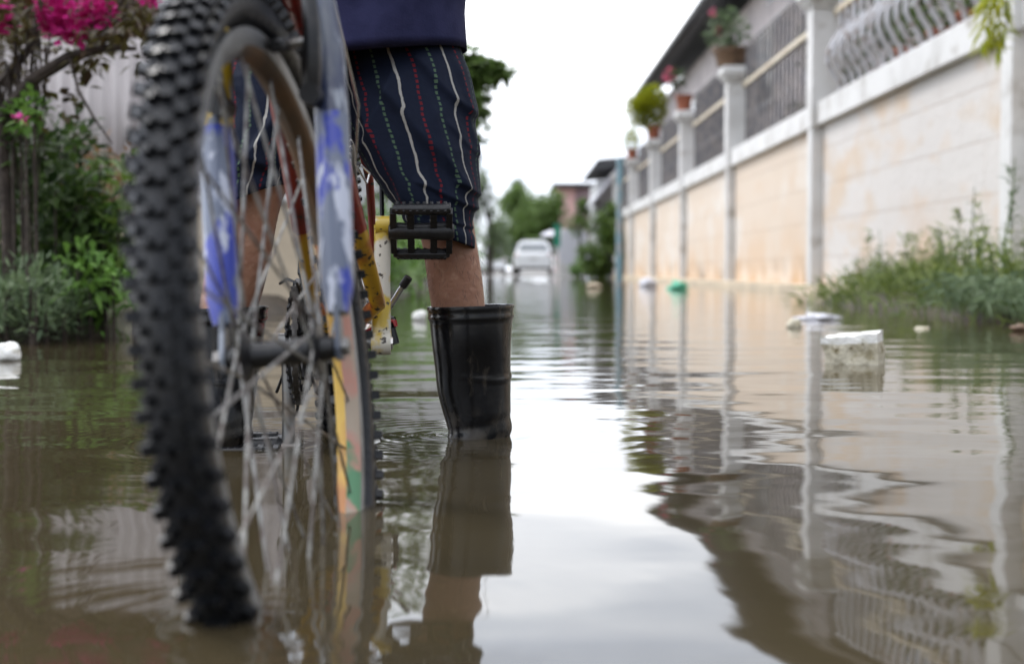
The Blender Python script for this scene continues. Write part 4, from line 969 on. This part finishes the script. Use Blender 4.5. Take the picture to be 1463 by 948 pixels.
# cables
for (pts_, m_) in (([HT + V((-.03, 0, -.02)), P_(420, 60, 1.5), P_(432, 200, 1.7), P_(446, 330, 1.9), P_(440, 420, 2.0)], 'black'), ([HT + V((.02, 0, -.02)), P_(470, 40, 1.5), P_(458, 160, 1.62), P_(470, 300, 1.85), P_(498, 430, 2.03)], 'black'), ([P_(395, 560, 2.1), P_(410, 520, 2.08), P_(430, 545, 2.08), P_(424, 590, 2.08), P_(404, 600, 2.1)], 'oily')):
    MB().tube(pts_, .0025, 8).build('cable', M_[m_], bike)
cb = MB().tube([HT + V((.03, 0, 0)), P_(512, 150, 1.7), P_(508, 235, 1.95), P_(524, 262, 1.98), P_(528, 248, 1.98), P_(516, 236, 1.97)], .0016, 8); cb.build('cable', M_['chrome'], bike)
MB().tube([V((-.185, 2.2, .55)), P_(545, 262, 2.15), P_(546, 312, 2.13), P_(546, 350, 2.12)], .0035, 8).build('cable', M_['black'], bike)
MB().tube([P_(400, 405, 2.0), P_(410, 398, 1.98), P_(424, 404, 1.97), P_(432, 430, 1.98), P_(440, 520, 2.0), P_(452, 560, 2.02), P_(478, 585, 2.05)], .0022, 8).build('cable', M_['black'], bike)

# ------------------------------------------------------------ person
man = thing('person', 'person in navy shirt, striped shorts and black rubber boots straddling the bicycle', 'person', (-.25, 2.15, -.157))
def interp(keys, u):
    """smooth interpolation of key rows (first = parameter)"""
    for i in range(len(keys) - 1):
        if u <= keys[i + 1][0]:
            a, b = keys[i], keys[i + 1]; p_ = keys[max(i - 1, 0)]; n_ = keys[min(i + 2, len(keys) - 1)]
            t_ = (u - a[0]) / (b[0] - a[0]); r = []
            for j in range(1, len(a)):
                m0 = (b[j] - p_[j]) / max(1e-6, b[0] - p_[0]) * (b[0] - a[0]); m1 = (n_[j] - a[j]) / max(1e-6, n_[0] - a[0]) * (b[0] - a[0])
                r.append((2 * t_**3 - 3 * t_**2 + 1) * a[j] + (t_**3 - 2 * t_**2 + t_) * m0 + (-2 * t_**3 + 3 * t_**2) * b[j] + (t_**3 - t_**2) * m1)
            return r
    return list(keys[-1][1:])
def garment(keys, nu, nv, fold, uvo=0, hem=True, expo=2.3, ringdir=1):
    """keys: (u, xl, yl, xr, yr, depthY, depthRadius) in photo pixels; returns rings + uv"""
    rings, uvs = [], []; vlen = 0; prev = None
    for i in range(nv + 1):
        u = i / nv; xl, yl, xr, yr, dy, dr = interp(keys, u)
        a = at(xl, yl, dy); b = at(xr, yr, dy); c = (a + b) / 2; hx = (b - a) / 2; row = []; ur = []; arc = 0; pp = None
        if prev is not None: vlen += (c - prev).length
        prev = c
        for j in range(nu):
            th = 2 * pi * j / nu; ct, st2 = cos(th), sin(th)
            ex = 2 / expo; X = math.copysign(abs(ct) ** ex, ct); Y = math.copysign(abs(st2) ** ex, st2)
            p_ = c + hx * X + V((0, -dr, 0)) * Y
            nrm = V((ct, -st2, 0)).normalized()
            p_ = p_ + nrm * fold(th, u, p_)
            if pp is not None: arc += (p_ - pp).length
            pp = p_; row.append(p_); ur.append((arc + uvo + (drawn(p_)[1] if sin(th) > -.2 else 0), vlen))
        tot = arc + (row[0] - row[-1]).length; ur = [(a_ / tot * .60 + .35 * uvo, b_) for a_, b_ in ur]
        rings.append(row); uvs.append(ur)
    if hem:
        last = rings[-1]; cc = sum(last, V((0, 0, 0))) / nu
        rings.append([p_ + (cc - p_) * .03 - V((0, 0, .002)) for p_ in last]); uvs.append([(a_, b_ + .003) for a_, b_ in uvs[-1]])
        rings.append([p_ + (cc - p_) * .07 + V((0, 0, .012)) for p_ in last]); uvs.append([(a_, b_ - .01) for a_, b_ in uvs[-2]])
    return rings, uvs
def mesh_garments(name, parts, m_, parent):
    verts, faces, fuv = [], [], []
    for rings, uvs in parts:
        b = len(verts); n_ = len(rings[0]); circ = [r[-1][0] + (r[-1][0] - r[-2][0]) for r in uvs]
        for r in rings: verts += r
        for i in range(len(rings) - 1):
            for j in range(n_):
                k_ = (j + 1) % n_
                faces.append((b + i * n_ + j, b + (i + 1) * n_ + j, b + (i + 1) * n_ + k_, b + i * n_ + k_))
                u0, u1 = uvs[i][j], uvs[i + 1][j]
                u2 = uvs[i + 1][k_] if k_ else (circ[i + 1], uvs[i + 1][j][1]); u3 = uvs[i][k_] if k_ else (circ[i], uvs[i][j][1])
                fuv += [u0, u1, u2, u3]
    me = bpy.data.meshes.new(name); me.from_pydata([tuple(v_ - man.location) for v_ in verts], [], faces)
    ul = me.uv_layers.new(name='UVMap'); ul.data.foreach_set('uv', [c_ for uv_ in fuv for c_ in uv_])
    me.materials.append(m_); me.polygons.foreach_set('use_smooth', [True] * len(me.polygons)); me.update()
    o = bpy.data.objects.new(name, me); C.objects.link(o); o.parent = parent; return o
def ridge(x, w_): return math.exp(-(x / w_) ** 2)
def proj(p_):
    d = p_ - V((0, 0, CAM_H)); z = d.y * cos(PITCH) - d.z * sin(PITCH); h_ = d.y * sin(PITCH) + d.z * cos(PITCH)
    return 731.5 + F * d.x / z, 474 - F * h_ / z
# creases of the cloth: start, end (photo pixels), depth, width px
FOLDS = [(545, 118, 668, 275, .012, 26), (512, 150, 600, 315, .010, 22), (590, 78, 676, 165, .009, 18), (636, 178, 700, 240, .004, 13), (618, 150, 652, 330, .006, 20), (600, 262, 690, 300, .007, 12), (648, 262, 690, 286, .005, 9), (640, 318, 690, 326, .004, 8), (560, 100, 520, 210, .007, 18), (650, 90, 684, 240, .005, 14),
         (312, 90, 400, 200, .009, 20), (420, 120, 340, 240, .009, 18), (318, 210, 400, 250, .008, 14)]
def drawn(p_):
    x, y = proj(p_); f = 0; sh = 0
    for x0, y0, x1, y1, am, w_ in FOLDS:
        dx, dy = x1 - x0, y1 - y0; ln = sqrt(dx * dx + dy * dy); a = ((x - x0) * dx + (y - y0) * dy) / ln / ln
        s_ = ((x - x0) * dy - (y - y0) * dx) / ln + 6 * NZ.noise(V((x * .012, y * .012, x0)))
        e = sm((a + .15) / .25) * sm((1.15 - a) / .25)
        if e <= 0: continue
        sh += e * .005 * (am / .012) * sm((s_ + 7) / 14) * math.exp(-max(0, s_) / w_ / 4)
        if s_ > 0: f += am * e * math.exp(-s_ / w_ / 1.3)
        else: f += am * e * math.exp(-(s_ / (w_ * .34)) ** 2)
    return f, sh
def foldR(th, u, p_):
    # diagonal folds from the crotch outwards plus soft crumple
    f = 0
    s_ = (p_.z * 1.0 + p_.x * .9)
    f += .0075 * math.sin(s_ * 42 + 2.2 * NZ.noise(p_ * 5)) * (.35 + .65 * abs(NZ.noise(p_ * 4 + V((5, 0, 0))))) * min(1, u * 3 + .2)
    f += .006 * (1 - abs(NZ.noise(V((p_.x * 9 + p_.z * 6, p_.y * 6, p_.z * 9 - p_.x * 5))))) ** 3
    f = f * .45 + .0035 * NZ.noise(p_ * 16)
    if sin(th) > -.4: f += drawn(p_)[0] * sm((sin(th) + .4) / .3) - .003
    # cloth piled up above the hem
    f += .003 * sin(u * 46 + 3 * NZ.noise(p_ * 7)) * ridge(u - .93, .09)
    return f
RL = [(0, 475, 20, 650, 20, 2.19, .085), (.15, 478, 75, 660, 70, 2.19, .092), (.35, 484, 140, 673, 136, 2.18, .105), (.52, 498, 190, 677, 192, 2.17, .105), (.66, 517, 232, 675, 238, 2.16, .10), (.80, 549, 274, 678, 280, 2.15, .09), (.90, 572, 300, 679, 318, 2.15, .082), (1.0, 586, 322, 683, 354, 2.15, .076)]
LL = [(0, 310, 20, 500, 20, 2.19, .085), (.2, 305, 80, 500, 80, 2.18, .095), (.45, 303, 140, 478, 140, 2.15, .10), (.65, 306, 190, 442, 185, 2.12, .095), (.82, 308, 242, 420, 222, 2.10, .085), (1.0, 309, 305, 412, 262, 2.09, .078)]
pR = garment(RL, 260, 170, foldR); pL = garment(LL, 160, 100, foldR, .013)
mesh_garments('shorts', [pR, pL], M_['shorts'], man)
def foldS(th, u, p_): return .004 * sin(p_.z * 55 - p_.x * 30 + 4 * NZ.noise(p_ * 6)) * ridge(p_.z - .60, .10) + .006 * NZ.noise(p_ * 7) + .004 * sin(p_.z * 30 + p_.x * 22 + 3 * NZ.noise(p_ * 5)) * NZ.noise(p_ * 3 + V((9, 0, 0))) * 2
def wring(z, cx, hw, cy, hd): return (z, cx, hw, cy, hd)
tz = [(.583, -.262, .190, 2.18, .140), (.66, -.258, .186, 2.18, .138), (.78, -.255, .180, 2.17, .130), (.92, -.25, .178, 2.14, .115), (1.08, -.248, .192, 2.08, .118), (1.20, -.246, .195, 2.03, .105), (1.27, -.246, .15, 2.02, .085), (1.31, -.246, .075, 2.01, .07)]
rs = []
for i in range(50):
    z = .583 + (1.31 - .583) * i / 49; _, = (0,); cx, hw, cy, hd = interp(tz, z); row = []
    for j in range(90):
        th = 2 * pi * j / 90; p_ = V((cx + hw * cos(th), cy - hd * sin(th), z))
        if i < 3: p_.z += (-.020 * cos(th + .5) - .004) * (1 - i / 3) * -1 * (1)
        row.append(p_ + V((cos(th), -sin(th), 0)) * foldS(th, 0, p_))
    rs.append(row)
# hem: lower towards the image left, with a stitched turn-up
for j in range(90):
    th = 2 * pi * j / 90; dz = -.028 * (1 - cos(th)) + .004
    for i in range(0, 4): rs[i][j] = V((rs[i][j].x, rs[i][j].y, .583 + (1.31 - .583) * i / 49 + dz * (1 - i / 5)))
shb = MB().rings([[p_ * 1.0 + V((0, 0, .01)) - (V((p_.x + .26, p_.y - 2.19, 0)) * .03) for p_ in rs[0]]] + rs, True, False)
# sleeves
def sleeve(p0, p1): return [V(p0), V(p0).lerp(V(p1), .5), V(p1)]
for sx in (-1, 1):
    shb.tube([(-.246 + sx * .13, 2.03, 1.225), (-.246 + sx * .20, 2.00, 1.20), (-.246 + sx * .25, 1.94, 1.10), (-.246 + sx * .27, 1.90, 1.04)], [.07, .072, .066, .064], 20)
shirt = shb.build('shirt', M_['shirt'], man, ang=180)
# boots
def boot(keys, px_foot, toe):
    rs = []; n_ = 64
    for i in range(60):
        u = i / 59; xl, yl, xr, yr, dy, dr = interp(keys, u); a = at(xl, yl, dy); b = at(xr, yr, dy); c = (a + b) / 2; hx = (b - a) / 2; row = []
        for j in range(n_):
            th = 2 * pi * j / n_; p_ = c + hx * cos(th) + V((0, -dr * sin(th), 0)); nn = V((cos(th), -sin(th), 0))
            band = .0016 if (.010 < u < .030 or .052 < u < .066 or .082 < u < .094) else 0
            w_ = .0025 * NZ.noise(p_ * 12) + .0045 * sin(p_.z * 60 + p_.x * 30 + 3 * NZ.noise(p_ * 9)) * ridge(u - .92, .12) + .003 * sin(p_.z * 35 - p_.x * 55) * ridge(u - .55, .2) * NZ.noise(p_ * 8) + .0022 * ridge(u - .50 - .02 * sin(th * 2), .012) * sm(cos(th) + .6) - .0014 * ridge(u - .84 + .05 * cos(th), .03) + .0012 * ridge(u - .91 + .04 * cos(th), .03)
            p_ += nn * (band + w_ + (.0012 if u < .11 else 0)); row.append(p_)
        rs.append(row)
    c = sum(rs[-1], V((0, 0, 0))) / n_
    q = MB(); inner = [[p_ + (sum(rs[0], V((0, 0, 0))) / n_ - p_) * kk + V((0, 0, dz)) for p_ in rs[0]] for dz, kk in ((-.08, .30), (-.001, .05))]
    # shaft below the water, ankle and foot
    low = []
    for z, k_, fwd in ((-.03, .95, .0), (-.07, 1.0, .0)): low.append([V((c.x + (p_.x - c.x) * k_, c.y + (p_.y - c.y) * k_, z)) for p_ in rs[-1]])
    q.rings(inner + rs + low, True, False)
    td = V((sin(toe), -cos(toe), 0)); sd2 = V((cos(toe), sin(toe), 0)); fr_ = []
    for u, hw, zt in ((-.07, .025, -.10), (-.055, .038, -.06), (0, .043, -.04), (.06, .043, -.05), (.11, .046, -.085), (.16, .046, -.10), (.195, .034, -.112), (.21, .012, -.13)):
        cc = V((c.x, c.y + .01, 0)) + td * u; fr_.append([cc + sd2 * hw * cos(a_) + V((0, 0, -.157 + .001 + (zt + .157) * (.5 + .5 * sin(a_)))) for a_ in [2 * pi * i / 24 for i in range(24)]])
    q.rings(fr_)
    return q.build('rubber_boot', M_['boot'], man, ang=60)
boot([(0, 611, 438, 732, 434, 2.165, .074), (.25, 616, 486, 731, 484, 2.165, .068), (.5, 623, 536, 730, 536, 2.17, .060), (.75, 632, 586, 729, 586, 2.17, .054), (1, 640, 640, 728, 640, 2.17, .052)], 680, R(18))
boot([(0, 256, 440, 381, 437, 2.10, .074), (.25, 256, 490, 376, 488, 2.09, .068), (.5, 255, 540, 369, 540, 2.08, .062), (.75, 253, 595, 361, 595, 2.06, .056), (1, 251, 650, 350, 650, 2.05, .054)], 300, R(-25))

# body: one skinned figure
def skin_body():
    vs, es, rd = [], [], []
    def add(p_, r, par=None):
        vs.append(V(p_) - man.location); rd.append(r if isinstance(r, tuple) else (r, r)); i = len(vs) - 1
        if par is not None: es.append((par, i))
        return i
    pel = add((-.262, 2.21, .72), .085)
    sp1 = add((-.25, 2.16, .90), .12, pel); ch = add((-.247, 2.07, 1.12), .14, sp1); ne = add((-.246, 2.01, 1.29), .06, ch)
    n2 = add((-.245, 1.985, 1.36), .052, ne); hd = add((-.245, 1.97, 1.44), (.078, .088), n2); tp_ = add((-.245, 1.975, 1.53), (.070, .080), hd)
    for sx, legk in ((1, ((at(585, 170, 2.18), .078), (at(622, 262, 2.16), .062), (at(636, 312, 2.155), .045), (at(643, 352, 2.155), .0435), (at(650, 398, 2.165), .0455), (at(655, 440, 2.17), .044), (at(668, 520, 2.18), .038), (at(684, 610, 2.18), .034), (V((-.05, 2.19, -.10)), .034))),
                     (-1, ((at(395, 140, 2.16), .078), (at(372, 220, 2.12), .060), (at(360, 262, 2.10), .053), (at(350, 310, 2.10), .049), (at(342, 370, 2.10), .050), (at(326, 440, 2.10), .045), (at(308, 520, 2.09), .038), (at(298, 610, 2.07), .034), (V((-.45, 2.08, -.10)), .034)))):
        par = pel
        for p_, r in legk: par = add(p_, r, par)
        add(vs[par] + man.location + V((sx * .03, -.12, -.02)), (.03, .022), par)
        sh_ = add((-.246 + sx * .17, 2.02, 1.215), .062, ch)
        hand = hbp + wax * sx * .25 + V((0, .04, .03))
        el = add((-.246 + sx * .30, 1.86, .98), .042, sh_); up_ = vs[sh_].lerp(vs[el], .5)
        fo_ = add(V((-.246 + sx * .30, 1.86, .98)).lerp(hand, .4), .038, el); wr_ = add(V((-.246 + sx * .30, 1.86, .98)).lerp(hand, .82), .026, fo_)
        pa = add(hand + V((0, .015, .012)), (.036, .018), wr_)
        for k_, (dx, ln_) in enumerate(((-.030, .9), (-.010, 1), (.010, .97), (.030, .8))):
            a0 = add(hand + wax * dx * .95 + V((0, -.018, .016)), .0095, pa); a1 = add(hand + wax * dx + V((0, -.040 * ln_, -.004)), .0088, a0)
            a2 = add(hand + wax * dx + V((0, -.034 * ln_, -.030)), .008, a1); add(hand + wax * dx + V((0, -.012, -.036)), .0072, a2)
        t0_ = add(hand - wax * sx * .034 + V((0, .020, -.004)), .011, pa); t1_ = add(hand - wax * sx * .044 + V((0, .0, -.026)), .0095, t0_); add(hand - wax * sx * .030 + V((0, -.022, -.034)), .008, t1_)
    me = bpy.data.meshes.new('body'); me.from_pydata([tuple(p_) for p_ in vs], es, []); me.materials.append(M_['skin'])
    o = bpy.data.objects.new('body', me); C.objects.link(o); o.parent = man
    sk = o.modifiers.new('skin', 'SKIN'); sk.use_smooth_shade = True
    for i, r in enumerate(rd): me.skin_vertices[0].data[i].radius = r
    me.skin_vertices[0].data[0].use_root = True
    sb = o.modifiers.new('sub', 'SUBSURF'); sb.levels = 2; sb.render_levels = 2
    return o
try:
    me_t = skin_body()
except Exception as e:
    import traceback; traceback.print_exc()
# hair cap and face details (out of frame)
q = MB(); hc = V((-.245, 1.985, 1.50)); rs = []
for i in range(9):
    a_ = pi * .5 * i / 8; rs.append([hc + V((.088 * cos(t2) * cos(a_), .100 * sin(t2) * cos(a_), .085 * sin(a_))) for t2 in [2 * pi * k_ / 24 for k_ in range(24)]])
q.rings(rs, True, False).build('hair', M_['hair'], man)
q = MB(); 
for sx in (-1, 1): q.tube([(-.245 + sx * .03, 1.888, 1.462), (-.245 + sx * .03, 1.880, 1.462)], .010, 10)
q.build('eyes', M_['black'], man)
# leg hair on the lit calf
q = MB(); random.seed(5)
for _ in range(200):
    v_ = rnd(358, 436); th = rnd(-.2, pi + .2); cxp = 650 + (v_ - 358) * .055; c = at(cxp, v_, 2.16); r_ = .0475
    p0 = c + V((cos(th) * r_, -sin(th) * r_, 0)); d_ = V((rnd(-.5, .5) + .3 * cos(th), -sin(th) * .3, -1)).normalized()
    q.tube([p0, p0 + d_ * rnd(.005, .012) + V((cos(th), -sin(th), 0)) * .002], [.0002, .0001], 3, False)
q.build('leg_hair', M_['hair'], man)
bpy.context.view_layer.update()
